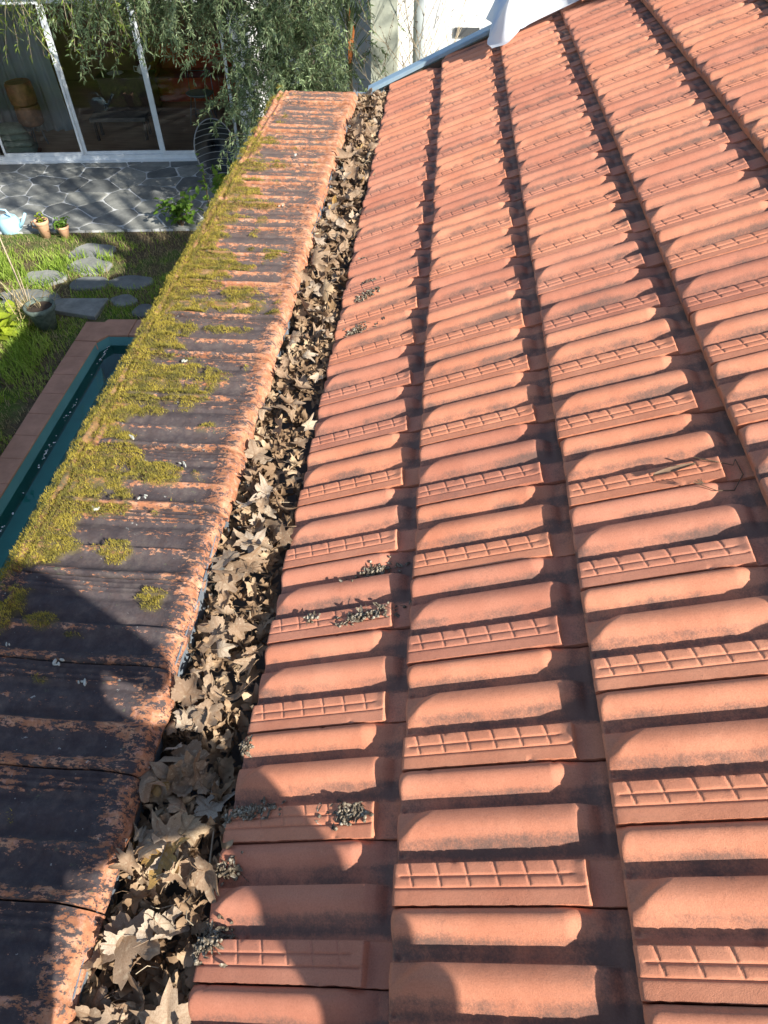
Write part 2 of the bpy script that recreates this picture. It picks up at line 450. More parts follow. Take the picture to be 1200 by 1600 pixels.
# floating scum and petals
mb = MB()
for k in range(70):
    t_ = random.random(); base = random.choice([3.9, 4.55, 4.0, 2.9, 5.5, 5.55, 4.6])
    y = base + random.gauss(0, .14); x = -3.30 - (y - 2.75) * .015 + random.gauss(0, .010); r = random.uniform(.004, .012)
    a = random.random() * 3
    mb.add([(x + 2.2 + r * math.cos(a + q), y - 3 + r * math.sin(a + q), -.078) for q in (0, 1.4, 3, 4.5)], [(0, 1, 2, 3)])
tag(mb.build('floating_petals', M['ceramic'], pool), kind='stuff')
# coping slabs: long west side and north side
west = [(-3.28, -2.9), (-3.54, 3.44), (-3.77, 6.11)]
slab_n = 0
def wx(y, inner):
    return -3.41 + (5.61 - y) * .005 if inner else -3.68 + (6.0 - y) * .02
y = -2.6
while y < 5.55:
    y2 = min(y + .33, 5.62)
    mb = MB(); g = .002
    poly = [P2(wx(y + g, 0), y + g), P2(wx(y + g, 1), y + g), P2(wx(y2 - g, 1), y2 - g), P2(wx(y2 - g, 0), y2 - g)]
    mb.prism(poly, -.04, .045 + random.uniform(-.0015, .0015), .006)
    mb.build('slab', M['pooldeck'], pool); y = y2
mb = MB(); mb.prism([P2(-3.67, 5.63), P2(-3.415, 5.63), P2(-3.33, 5.755), P2(-3.1, 5.77), P2(-3.1, 6.10), P2(-3.44, 6.08), P2(-3.46, 6.02), P2(-3.68, 6.01)], -.04, .046, .006); mb.build('slab', M['pooldeck'], pool)
x = -3.095
while x < -1.0:
    mb = MB(); mb.prism([P2(x + .004, 5.775), P2(x + .33, 5.79), P2(x + .33, 6.11), P2(x + .004, 6.10)], -.04, .045, .006); mb.build('slab', M['pooldeck'], pool); x += .334

# ------------------------------------------------------------------ THE BUILDING UNDER THE ROOF, AND THE ROOF
annex = empty('outbuilding', (1.0, 1.5, ZG)); tag(annex, 'low rendered outbuilding carrying the tiled roof above the pool', 'building')
YE = 4.40
def ax(x, y, z): return (x - 1.0, y - 1.5, z - ZG)
mb = MB(); mb.box(-.66 - 1, -.24 - 1, -2.4 - 1.5, YE - .04 - 1.5, 0, -.045 - ZG); mb.build('parapet_wall', M['render'], annex)
mb = MB()
prof = [(-.235, ZG), (-.235, -.19), (.02, -.19), (.02, -.09), (2.45, 1.00), (4.9, -.09), (4.9, ZG)]
n = len(prof)
V = [ax(x, -2.4, z) for x, z in prof] + [ax(x, YE - .03, z) for x, z in prof]
F = [tuple(range(n)), tuple(range(2 * n - 1, n - 1, -1))] + [(i, i + n, (i + 1) % n + n, (i + 1) % n) for i in range(n)]
mb.add(V, F); mb.build('wall', M['render'], annex)

roof = empty('tiled_roof', (0, 0, 0)); tag(roof, 'sunlit roof of ribbed orange clay tiles sloping down to the leafy gutter', 'roof')
mb = MB()
mb.add([roofp(-.05, -2.4, -.055), roofp(7.02, -2.4, -.055), roofp(7.02, YE + .02, -.055), roofp(-.05, YE + .02, -.055)], [(0, 1, 2, 3)])
mb.build('roof_deck', M['deck'], roof)
mb = MB(); rt = roofp(7.02, 0, -.05)
mb.add([(rt.x, -2.4, rt.z), (rt.x * 2 + .05, -2.4, -.1), (rt.x * 2 + .05, YE + .02, -.1), (rt.x, YE + .02, rt.z)], [(0, 1, 2, 3)])
mb.build('far_slope', M['deck'], roof)

def tile_mesh(seed, cut=1.0):
    """ribbed interlocking roof tile: x up the slope from its lower edge, y across"""
    rg = np.random.default_rng(seed)
    us = np.unique(np.concatenate([np.linspace(0, 1, 60), np.array([.098, .104, .108, .112, .116, .12, .127, .19, .195, .20, .205, .21, .215, .22, .280, .285, .290, .295, .300, .305, .312, .33, .660, .664, .668, .673, .678, .99])]))
    us = us[us <= cut]
    vs = np.unique(np.concatenate([np.linspace(0, 1.1, 86), np.array([.004, .010, .018, .03]), np.linspace(.84, .93, 12)] +
                                  [np.array([c - .015, c - .009, c - .004, c, c + .004, c + .009, c + .015, c + .021]) for c in (.085, .215, .345, .475, .605, .735)]))
    U, Vv = np.meshgrid(us, vs)
    # two barrels: a long near flank, a rounded crest and a steep drop on the far side
    def flank(u, u0, u1, h, pk=.74, fall=.20):
        t = np.clip((u - u0) / (u1 - u0), 0, 1)
        up = np.sin(np.pi / 2 * np.clip(t / pk, 0, 1)) ** 2.1
        dn = 1 - fall * (np.clip((t - pk) / (1 - pk), 0, 1)) ** 2
        return h * up * dn * (u >= u0)
    v01 = .135 * np.clip((U - .40) / .26, 0, 1) ** 1.6
    nose1 = .48 + .52 * ss(-.035, .05, Vv - v01) 
    b1 = flank(U, .310, .668, .0270) * nose1 * (1 - ss(.664, .678, U))
    v02 = .030 * np.clip((U - .86) / .14, 0, 1) ** 1.3
    nose2 = .70 + .30 * ss(-.02, .03, Vv - v02)
    b2 = flank(U, .690, 1.0, .0262, .78, .42) * nose2
    end1 = 1 - .35 * ss(.83, .90, Vv) - .65 * ss(.88, .945, Vv)
    end2 = 1 - .6 * ss(.74, .87, Vv) - .4 * ss(.85, .93, Vv)
    H = .0012 + b1 * end1 + b2 * end2
    H = np.maximum(H, .0050 * (1 - ss(0, .12, Vv)) * ss(.31, .34, U) * (U > .31))
    # flat band with an engraved grid of grooves
    shift = (U - .21) * .16
    grv = np.zeros_like(U)
    for c in (.085, .215, .345, .475, .605, .735):
        grv = np.maximum(grv, .0022 * np.exp(-((Vv + shift - c) / .0062) ** 2) * ss(.118, .130, U))
    grv = np.maximum(grv, .0028 * np.exp(-((U - .195) / .0085) ** 2) * ss(.028, .040, Vv) * (1 - ss(.795, .805, Vv)))
    grv = np.maximum(grv, .0030 * np.exp(-((U - .112) / .0085) ** 2) * (1 - ss(.83, .85, Vv)))
    crown = .0006 * np.sin(np.pi * np.clip((U - .125) / .06, 0, 1)) + .0006 * np.sin(np.pi * np.clip((U - .205) / .085, 0, 1))
    plate = (.0200 + crown - grv) * (1 - ss(.284, .302, U))
    plate = plate * (1 - .10 * np.exp(-Vv / .02))
    endp = 1 - .66 * ss(.853, .868, Vv)
    wedge = .0028 * ss(.80, .850, Vv) * (1 - ss(.852, .864, Vv)) * (U > .125) * (1 - ss(.27, .29, U))
    plate = plate * endp + wedge
    H = np.maximum(H, plate)
    H = H + .0018 * np.exp(-((Vv - .965) / .008) ** 2) * ss(.36, .4, U)
    # rounded lower edge, small dimples, gentle warp
    H = H - .0042 * (1 - np.clip(Vv / .016, 0, 1)) ** 2
    for cu, cv, r0 in ((.695, .030, .022), (.36, .025, .018)):
        H = H - .006 * np.exp(-(((U - cu) / r0) ** 2 + ((Vv - cv) / (r0 * .7)) ** 2))
    H = H + (fbm(U * 3 + seed, Vv * 3, seed, 2) - .5) * .0014 + (vnoise(U * 26, Vv * 40, seed + 9) - .5) * .00035
    x = Vv * LE; yv = U * (W - .0034) + .0017
    for q in range(3):
        cu, cv = rg.choice([.003, .995, .30]), rg.uniform(.05, .8)
        H = H - .004 * np.exp(-(((U - cu) / .022) ** 2 + ((Vv - cv) / .010) ** 2))
    # tiny chips on the lip edge
    yv = yv + (U < .005) * (fbm(Vv * 30, U, seed + 3, 2) - .5) * .002
    x = x + (Vv < .002) * (fbm(U * 14, Vv, seed + 5, 2) - .5) * .0015
    nu, nv = len(us), len(vs)
    V = np.stack([x, yv, H], -1).reshape(-1, 3)
    I = np.arange(nu * nv).reshape(nv, nu)
    F = np.stack([I[:-1, :-1], I[:-1, 1:], I[1:, 1:], I[1:, :-1]], -1).reshape(-1, 4)[:, ::-1]
    flank_ = np.exp(-((U - .44) / .040) ** 2) + np.exp(-((U - .79) / .040) ** 2)
    valley = np.exp(-((U - .36) / .05) ** 2) * .85 + np.exp(-((U - .71) / .05) ** 2) * .7
    head = ss(.80, .95, Vv) * (.55 + .45 * (U > .34))
    D = np.clip(.62 * flank_ + valley + .60 * head + .08, 0, 1.2)
    # skirt
    ring = np.concatenate([I[0, :], I[1:, -1], I[-1, -2::-1], I[-2:0:-1, 0]])
    b = len(V); top = V[ring]; bot = top.copy(); bot[:, 2] = -.012 + 0 * bot[:, 2]
    V = np.concatenate([V, top, bot]); k = len(ring)
    ii = np.arange(k); jj = (ii + 1) % k
    Fs = np.stack([b + ii, b + jj, b + k + jj, b + k + ii], -1)
    F = np.concatenate([F, Fs])
    D = np.concatenate([D.ravel(), D.ravel()[ring] * .3, D.ravel()[ring] * .3])
    F = F[:, ::-1]
    return mesh('clay_tile', V, F, M['red'], True, {'dirt': D})
TM = [tile_mesh(s) for s in (1, 2, 3, 4, 5)]
TCUT = tile_mesh(9, .57)
TILT = math.radians(3.8)
ntile = 0
for k in range(7):
    off = (.475, -.043, .425, -.05, .44, -.04, .45)[k]
    for j in range(-8, 20):
        y = (j + off) * W
        if y + W * .57 > YE - .005: continue
        cutt = y + W > YE - .005
        P = roofp(k, y, -.020 + random.uniform(-.0012, .0012))
        o = link('tile', TCUT if cutt else random.choice(TM), roof, P + Vector((random.uniform(-.002, .002), 0, 0)),
                 (random.gauss(0, .003), -(SL - TILT) + random.gauss(0, .0022), random.gauss(0, .003)))
        ntile += 1

# gutter between parapet and eave --------------------------------------------
gut = empty('box_gutter', (-.1, 1, -.18)); tag(gut, 'dull metal box gutter between the mossy coping and the new tiles', 'gutter')
def gx(x, y, z): return (x + .1, y - 1, z + .18)
mb = MB(); pr = [(-.232, -.028), (-.222, -.028), (-.218, -.16), (.012, -.16), (.012, -.06), (.016, -.06), (.016, -.166), (-.232, -.166)]
n = len(pr); V = [gx(x, -2.3, z) for x, z in pr] + [gx(x, 4.37, z) for x, z in pr]
mb.add(V, [tuple(range(n))[::-1], tuple(range(n, 2 * n))] + [(i, (i + 1) % n, (i + 1) % n + n, i + n) for i in range(n)])
mb.build('channel', M['zinc_dark'], gut)
mb = MB(); mb.box(*[v for v in (-.205 + .1, .05 + .1, 3.35 - 1, 4.37 - 1, -.152 + .18, -.148 + .18)]); mb.build('liner', M['zinc'], gut)
mb = MB(); mb.box(-.22 + .1, .10, 4.355 - 1, 4.368 - 1, .03, .14); mb.build('end_cap', M['zinc'], gut)
mb = MB()   # thin lead strip standing along the coping
pts = [(-.205 + .004 * math.sin(i * 1.7), -1.2 + i * .12) for i in range(47)]
for i in range(46):
    (xa, ya), (xb, yb) = pts[i], pts[i + 1]
    mb.add([gx(xa, ya, -.020), gx(xa + .002, ya, -.020), gx(xb + .002, yb, -.020), gx(xb, yb, -.020), gx(xa - .004, ya, -.09), gx(xb - .004, yb, -.09), gx(xa + .002, ya, -.09), gx(xb + .002, yb, -.09)],
           [(0, 1, 2, 3), (0, 3, 5, 4), (1, 6, 7, 2)])
mb.build('lead_strip', M['zinc'], gut)

# gable flashing
fl = empty('gable_flashing', roofp(0, 4.43)); tag(fl, 'blue grey folded metal strip capping the far edge of the tiled roof', 'flashing')
def fp(v, y, h): return roofp(v, y, h) - roofp(0, 4.43)
mb = MB()
sec = [(4.386, -.004), (4.386, .014), (4.392, .019), (4.468, .024), (4.480, .018), (4.480, -.06), (4.477, -.06), (4.476, .014), (4.394, .010), (4.389, -.004)]
n = len(sec); V = [fp(-.38, y, h + .008) for y, h in sec] + [fp(7.0, y, h + .008) for y, h in sec]
mb.add(V, [tuple(range(n)), tuple(range(2 * n - 1, n - 1, -1))] + [(i, i + n, (i + 1) % n + n, (i + 1) % n) for i in range(n)])
mb.build('cap', M['blue_metal'], fl)

mb = MB(); mb.add([fp(-.1, 4.381, -.09), fp(7, 4.381, -.09), fp(7, 4.381, -.003), fp(-.1, 4.381, -.003), fp(-.1, 4.384, -.09), fp(7, 4.384, -.09), fp(7, 4.384, -.003), fp(-.1, 4.384, -.003)], [(0, 1, 2, 3), (7, 6, 5, 4), (3, 2, 6, 7)]); mb.build('verge_board', M['deck'], fl)

# ------------------------------------------------------------------ OLD MOSSY COPING TILES
coping = empty('old_tile_coping', (-.46, 1.5, 0)); tag(coping, 'weathered mossy clay tile coping along the wall left of the gutter', 'coping')
XL, XR, WC = -.725, -.195, .247
def mossfield(X, Y):
    """where moss grows, 0..1, in world metres"""
    s = (X - XL) / (XR - XL)
    lim = np.interp(Y, [-1, .18, .35, .6, 1.1, 1.7, 2.2, 2.8, 3.4, 3.9, 4.4], [.0, .03, .46, .48, .56, .58, .50, .40, .30, .14, -.02])
    n = fbm(X * 9, Y * 9, 11, 4); n2 = fbm(X * 3.5, Y * 14, 21, 3)
    base = lim - s + (n - .5) * .85 + (n2 - .5) * .85
    hole = fbm(X * 26, Y * 30, 61, 3)
    m_ = ss(-.02, .12, base) * ss(.12, .3, Y + .05 * n) * ss(.36, .54, hole + .35 * ss(.1, .35, base) - .10 * ss(1.2, 2.6, Y))
    # cushions by the seams and a few lone tufts
    def blob(cx, cy, rx, ry, a=1.): return a * np.exp(-(((X - cx) / rx) ** 2 + ((Y - cy) / ry) ** 2)) 
    ex = np.zeros_like(X)
    for (cx, cy, rx, ry, a) in ((-.30, .21, .035, .030, 1.), (-.56, .13, .05, .03, .8), (-.66, .17, .04, .06, .9), (-.46, 0.10, .06, .02, .7), (-.50, -.02, .05, .02, .6), (-.60, -.18, .06, .018, .9),
                                (-.70, .05, .03, .06, .8), (-.25, 1.55, .03, .02, .8), (-.30, 2.05, .06, .02, .8), (-.30, 3.0, .05, .02, .6), (-.42, .62, .08, .02, .9), (-.28, 1.2, .02, .03, .6), (-.40, 1.02, .08, .02, .9), (-.45, .36, .06, .05, 1)):
        ex = np.maximum(ex, blob(cx, cy, rx, ry, a))
    return np.clip(np.maximum(m_, ss(.35, .6, ex + (n - .5) * 1.3) * ss(.36, .50, hole + .2 * ex)), 0, 1)

def coping_h(S, U, seed):
    """height of an old interlocking tile; S across the wall 0..1 (pool to gutter), U along it 0..1"""
    roll = .020 * np.exp(-((U - .03) / .07) ** 2)                                # overlapping edge roll
    rib = .017 * np.exp(-((U - .40) / .085) ** 2) * (U < .40) + .017 * np.exp(-((U - .40) / .035) ** 2) * (U >= .40)
    wave = .008 * np.sin(np.clip((U - .48) / .30, 0, 1) * np.pi)
    grooves = .010 * ss(.76, .82, U) + .0032 * np.sin((U - .80) * 2 * np.pi / .062) * ss(.80, .82, U) * (1 - ss(.97, .99, U))
    body = np.maximum(np.maximum(roll, rib), wave) + grooves
    fade = ss(.10, .17, S)
    roundend = 1 - ss(.84, .97, S)
    H = body * fade * (.35 + .65 * roundend)
    # double rib along the pool side
    H = H + .011 * np.exp(-((S - .035) / .020) ** 2) + .012 * np.exp(-((S - .108) / .018) ** 2)
    # gutter side: thick rounded edge rolling down
    H = H + .010 * ss(.84, .93, S) 
    H = H - .030 * ss(.945, 1.0, S) ** 2
    H = H - .004 * (1 - ss(0, .02, S))
    H = H + (fbm(S * 8, U * 4, seed, 4) - .5) * .006 + (fbm(S * 40, U * 20, seed + 4, 3) - .5) * .0022
    return H
ncop = 0
for j in range(-7, 22):
    y0 = -.437 + (j - 0) * WC - .02
    if y0 + WC > 4.44: continue
    rg = np.random.default_rng(100 + j); seed = 40 + j
    us = np.unique(np.concatenate([np.linspace(0, 1, 46), np.linspace(.38, .46, 7), [.003, .008]])); vs = np.linspace(0, 1, 84)
    U, S = np.meshgrid(us, vs)
    H = coping_h(S, U, seed)
    H = H - .006 * (1 - np.clip(U / .012, 0, 1)) ** 2 - .003 * U
    X = XL + (XR - XL) * S + (S > .97) * (fbm(U * 5, U * 0 + j, 3, 3) - .5) * .016 + (S < .03) * (fbm(U * 5, U * 0 + j, 8, 3) - .5) * .012
    X = X + rg.uniform(-.006, .006)
    bend = .010 * np.sin(S * 3.0) + .012 * ss(.80, 1.0, S)          # seams hook towards the camera at the gutter
    Yw = y0 + U * (WC - .004) - bend * (U < 2)
    mo = mossfield(X, Yw)
    H = H + mo * .006 * fbm(X * 60, Yw * 60, 2, 2)
    V = np.stack([X + .46, Yw - 1.5, H - .008 + rg.uniform(-.003, .003)], -1)
    V[..., 2] += (U - .5) * rg.uniform(-.008, .004)
    shp = V.shape[:2]; V = V.reshape(-1, 3)
    nv, nu = shp; I = np.arange(nu * nv).reshape(nv, nu)
    F = np.stack([I[:-1, :-1], I[:-1, 1:], I[1:, 1:], I[1:, :-1]], -1).reshape(-1, 4)
    ring = np.concatenate([I[0, :], I[1:, -1], I[-1, -2::-1], I[-2:0:-1, 0]])
    b = len(V); top = V[ring]; bot = top.copy(); bot[:, 2] = -.036
    ii = np.arange(len(ring)); jj = (ii + 1) % len(ring)
    F = np.concatenate([F, np.stack([b + ii, b + jj, b + len(ring) + jj, b + len(ring) + ii], -1)])
    V = np.concatenate([V, top, bot])
    edge = ss(.90, 1.0, S) + .55 * np.exp(-((S - .07) / .05) ** 2)
    hollow = ss(.012, .002, H) * (1 - ss(.8, .9, S)) * ss(.14, .2, S)
    ex = lambda A: np.concatenate([A.ravel(), A.ravel()[ring], A.ravel()[ring]])
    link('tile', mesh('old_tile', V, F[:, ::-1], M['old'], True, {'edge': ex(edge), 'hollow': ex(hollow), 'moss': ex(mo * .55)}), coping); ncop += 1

# moss: thousands of fronds on the coping
def coping_z(X, Y):
    S = (X - XL) / (XR - XL); t_ = (Y + .437 + .02) / WC; U = t_ - np.floor(t_)
    return coping_h(S, U, 50) - .008
N = 420000
X = R.uniform(XL - .012, XR - .01, N); Y = R.uniform(-.5, 4.35, N)
keep = R.random(N) < mossfield(X, Y) * 1.1 * (1.0 - .45 * (Y > 2.2))
X, Y = X[keep], Y[keep]; N = len(X)
cush = fbm(X * 30, Y * 30, 77, 3)
Zb = coping_z(np.clip(X, XL, XR), Y) + .020 * mossfield(X, Y) * cush
a = R.uniform(0, 2 * np.pi, N); ln = R.uniform(.0025, .0085, N) * (.45 + cush); wd = R.uniform(.0006, .0014, N)
tilt = R.uniform(.5, 1.35, N)
dx, dy = np.cos(a), np.sin(a)
B0 = np.stack([X - dy * wd, Y + dx * wd, Zb - .002], -1); B1 = np.stack([X + dy * wd, Y - dx * wd, Zb - .002], -1)
T = np.stack([X + dx * ln * np.sin(tilt), Y + dy * ln * np.sin(tilt), Zb + ln * np.cos(tilt) + .002], -1)
V = np.stack([B0, B1, T], 1).reshape(-1, 3); V[:, 0] += .46; V[:, 1] -= 1.5
tag(link('moss', mesh('moss', V, np.arange(3 * N).reshape(-1, 3), M['moss']), coping), kind='stuff')

# white lichen bits / bird droppings on the coping
for (x, y) in ((-.56, .50), (-.44, .545), (-.40, -.02), (-.47, .02), (-.60, .05), (-.50, 1.22), (-.36, .70), (-.62, -.16), (-.55, .80), (-.38, 2.5), (-.42, 3.1)):
    mb = MB(); n = 9
    for q in range(random.randint(2, 4)):
        ox, oy = random.gauss(0, .006), random.gauss(0, .005); r = random.uniform(.003, .008); an = random.random() * 3
        pts = [(ox + r * (1.6 if q == 0 else 1) * math.cos(2 * math.pi * i / n) * math.cos(an) - r * .5 * math.sin(2 * math.pi * i / n) * math.sin(an),
                oy + r * (1.6 if q == 0 else 1) * math.cos(2 * math.pi * i / n) * math.sin(an) + r * .5 * math.sin(2 * math.pi * i / n) * math.cos(an)) for i in range(n)]
        mb.prism(pts, 0, .003 + random.random() * .003, .001)
    z = float(coping_z(np.array(x), np.array(y)))
    mb.build('lichen_fleck', M['fleck'], coping, loc=(x + .46, y - 1.5, z + .006))

# ------------------------------------------------------------------ LEAVES IN THE GUTTER
LOBES = [(0, 1.0), (.98, .88), (-.98, .88), (1.95, .55), (-1.95, .55)]
def leaf_mesh(seed, calm=1.0):
    rg = random.Random(seed); n = 56; rings = (.0, .28, .55, .8, 1.0)
    la = [(a + rg.uniform(-.08, .08), l * rg.uniform(.85, 1.1)) for a, l in LOBES]
    V = []; ve = []
    def rad(t):
        r = .46
        for a, l in la:
            d = (t - a + math.pi) % (2 * math.pi) - math.pi
            r = max(r, l * max(0, 1 - abs(d) / .62) ** .75 if abs(d) < .62 else 0, .62 * l * math.exp(-(d / .6) ** 2))
        r *= 1 + .06 * math.sin(t * 19 + seed) + .05 * math.sin(t * 31 + 2 * seed)
        d = abs(abs(t) - math.pi)
        return r * (1 - .5 * math.exp(-(d / .35) ** 2))
    # curl parameters
    ca = rg.uniform(0, math.pi); ck = rg.choice([-1, 1]) * rg.uniform(.6, 2.4); cb = rg.uniform(0, math.pi); ckb = rg.uniform(-1.0, 1.3)
    fold = rg.uniform(-.7, .9); lobe = rg.uniform(.0, .9); tw = rg.uniform(-.6, .6)
    ck *= calm; ckb *= calm; fold *= calm; lobe *= calm; tw *= calm
    def shape(x, y):
        r = math.hypot(x, y); t = math.atan2(y, x)
        z = fold * abs(y) * .6 * (1 if x > -.3 else .5)
        z += lobe * r * r * .35 * math.cos(5 * t / 2.0) 
        z += .13 * math.sin(6 * x + seed) * math.sin(5 * y + 2 * seed) * r
        z += .30 * r * r * math.sin(t * 3 + seed * 1.3) * abs(tw)
        # cylinder curl about axis ca
        for (c, kk) in ((ca, ck), (cb, ckb)):
            u = x * math.cos(c) + y * math.sin(c); w = -x * math.sin(c) + y * math.cos(c)
            if abs(kk) > .05:
                th = kk * w * .9; rr = 1 / (kk * .9)
                w2 = (rr - z) * math.sin(th) if True else w
                z2 = rr - (rr - z) * math.cos(th)
                w, z = w2, z2
            x = u * math.cos(c) - w * math.sin(c); y = u * math.sin(c) + w * math.cos(c)
        return x, y, z
    bites = [(rg.uniform(-3, 3), rg.uniform(.12, .35), rg.uniform(.25, .6)) for _ in range(rg.choice([0, 1, 2, 3]))] if calm == 1.0 else []
    rad0 = rad
    def rad(t):
        r = rad0(t)
        for (ba, bw, bd) in bites:
            d = abs((t - ba + math.pi) % (2 * math.pi) - math.pi)
            if d < bw: r *= 1 - bd * (1 - d / bw)
        return r
    for ri, q in enumerate(rings):
        for i in range(n if ri else 1):
            t = -math.pi + 2 * math.pi * i / n
            r = rad(t) * q; x, y = r * math.cos(t), r * math.sin(t)
            V.append(shape(x, y))
            v_ = 0
            for a, l in la:
                d = abs((t - a + math.pi) % (2 * math.pi) - math.pi); v_ = max(v_, 1 - min(1, d * r / .035)) if d < 1 else v_
            ve.append(v_ if ri else 1)
    F = []
    for i in range(n):
        F.append((0, 1 + i, 1 + (i + 1) % n))
    for ri in range(1, len(rings) - 1):
        a = 1 + (ri - 1) * n; b = a + n
        for i in range(n): F += [(a + i, b + i, b + (i + 1) % n, a + (i + 1) % n)]
    mb = MB(); mb.add(V, F)
    x0, y0, z0 = shape(0, 0); L_ = rg.uniform(.5, 1.0); cur = rg.uniform(-.4, .4)
    if rg.random() < .6:
        mb.tube([(x0, y0, z0), (x0 - L_ * .35, y0 + cur * .1, z0 + .05), (x0 - L_ * .7, y0 + cur * .4, z0 + .10), (x0 - L_, y0 + cur, z0 + .06)], [.014, .012, .011, .017], 5)
    ve += [1] * (len(mb.v) - len(ve))
    me = bpy.data.meshes.new('dry_leaf'); me.from_pydata(mb.v, [], mb.f); me.update()
    me.polygons.foreach_set('use_smooth', np.ones(len(me.polygons), dtype=bool))
    at = me.attributes.new('vein', 'FLOAT', 'POINT'); at.data.foreach_set('value', np.array(ve, dtype=np.float32))
    me.materials.append(M['dry']); me.update()
    return me
LM = [leaf_mesh(s) for s in range(1, 23)]
LCALM = [leaf_mesh(s, .38) for s in (31, 32, 33, 34)]
litter = empty('leaf_litter', (-.1, 1.5, -.10)); tag(litter, 'dry brown plane tree leaves filling the gutter beside the new tiles', 'leaf litter')
def litter_z(x, y):
    c = (x + .10) / .10
    return -.036 - (.014 * c * c if c < 0 else -.020 * c) + .020 * (float(vnoise(x * 14, y * 9, 3)) - .5) + .006
nl = 0
def put_leaf(x, y, size, z=None, rot=None, me=None):
    global nl
    z = litter_z(x, y) + random.uniform(-.006, .022) if z is None else z
    rot = rot or (random.gauss(0, .55), random.gauss(0, .5), random.uniform(0, 6.28))
    link('leaf', me or random.choice(LM), litter, (x + .1, y - 1.5, z + .10), rot, size); nl += 1
random.seed(21)
for k in range(292):
    # more of the individually modelled leaves where they show largest
    t_ = random.random() ** 1.45
    y = -.78 + t_ * 5.1
    x = min(-.022, max(-.195, random.gauss(-.105, .045))) if random.random() < .5 else random.uniform(-.19, -.012)
    size = random.choice([.035, .045, .05, .055, .065, .075]) * random.uniform(.85, 1.15)
    if y < .9: size *= .92
    put_leaf(x, y, size)
flat = sorted(LM, key=lambda me: max(v.co.z for v in me.vertices) - min(v.co.z for v in me.vertices))
for (x, y, s, rz) in ((-.135, -.50, .100, -1.4), (-.12, -.36, .075, -.6), (-.115, .34, .075, -2.6), (-.15, .30, .07, .4), (-.10, .42, .065, 1.0), (-.12, -.16, .07, -1.2), (-.11, -.07, .06, -.5)):
    put_leaf(x, y, s, z=-.020, rot=(.18, -.12, rz), me=random.choice(LCALM))
# the layers of smaller and broken leaves underneath, seen as one mass
Vs = []; Fs = []; base_ = 0
data = []
for me in LM:
    co = np.empty(len(me.vertices) * 3, dtype=np.float32); me.vertices.foreach_get('co', co)
    data.append((co.reshape(-1, 3), [tuple(p.vertices) for p in me.polygons]))
rgm = np.random.default_rng(77)
tris = []
for co, pf in data:
    tl = []
    for f in pf:
        for q in range(1, len(f) - 1): tl.append((f[0], f[q], f[q + 1]))
    tris.append(np.array(tl))
for k in range(2100):
    i = int(rgm.integers(0, len(data))); co, tf = data[i][0], tris[i]
    y = -.80 + rgm.random() ** 1.35 * 5.15; x = rgm.uniform(-.205, .004)
    c_ = (x + .10) / .10; z = -.056 - (.012 * c_ * c_ if c_ < 0 else -.024 * c_) + .018 * (float(vnoise(x * 14, y * 9, 3)) - .5) + rgm.uniform(-.016, .012)
    E_ = np.array(Euler((rgm.normal(0, .7), rgm.normal(0, .7), rgm.uniform(0, 6.28))).to_matrix())
    sc_ = rgm.uniform(.022, .052)
    if rgm.random() < .45:     # torn piece of a leaf
        cut = rgm.uniform(-.2, .4); keepf = co[tf].mean(1)[:, 0] > cut; tf = tf[keepf]
        if len(tf) < 6: continue
    Vs.append((co * sc_) @ E_.T + np.array([x + .1, y - 1.5, z + .10])); Fs.append(tf + base_); base_ += len(co)
tag(link('lower_leaves', mesh('lower_leaves', np.concatenate(Vs), np.concatenate(Fs), M['crumb'], True), litter), kind='stuff')
mb = MB()
rg = random.Random(4)
for k in range(34):   # petioles and thin twigs
    y = -.75 + rg.random() ** 1.8 * 4.6; x = rg.gauss(-.10, .04); z = litter_z(x, y) + rg.uniform(.0, .03); a = rg.uniform(0, 6.28); L_ = rg.uniform(.02, .07)
    mb.tube([(x + .1, y - 1.5, z + .1), (x + .1 + L_ * .5 * math.cos(a), y - 1.5 + L_ * .5 * math.sin(a), z + .1 + rg.uniform(0, .015)), (x + .1 + L_ * math.cos(a + .4), y - 1.5 + L_ * math.sin(a + .4), z + .1 + rg.uniform(-.01, .012))], .0009, 4)
tag(mb.build('leaf_stalks', M['paletwig'], litter), kind='stuff')
mb = MB(); mb.tube([(-.045 + .1, -.20 - 1.5, .055), (-.028 + .1, -.30 - 1.5, .07), (-.018 + .1, -.39 - 1.5, .068), (-.05 + .1, -.44 - 1.5, .065), (-.10 + .1, -.455 - 1.5, .06)], [.0016, .0018, .002, .0016, .0012], 6)
mb.build('twig', M['paletwig'], litter)

# ------------------------------------------------------------------ DEBRIS ON THE ROOF TILES
from mathutils.bvhtree import BVHTree
_me = TM[0]; _bv = BVHTree.FromPolygons([v.co.copy() for v in _me.vertices], [tuple(p.vertices) for p in _me.polygons])
OFFS = (.475, -.043, .425, -.05, .44, -.04, .45)
def surf(v, y, h=0.0):
    """point on the tiles v courses up, y along the eave, h above the clay"""
    k = max(0, min(6, int(math.floor(v)))); j = math.floor(y / W - OFFS[k]); y0 = (j + OFFS[k]) * W
    O = roofp(k, y0, -.020); Rm = Euler((0, -(SL - TILT), 0)).to_matrix()
    loc_ = Rm.transposed() @ (roofp(v, y, 0) - O)
    hit = _bv.ray_cast(Vector((loc_.x, min(max(loc_.y, .003), W - .004), .2)), Vector((0, 0, -1)))
    z = hit[0].z if hit[0] is not None else 0.0
    return O + Rm @ Vector((loc_.x, loc_.y, z + h))
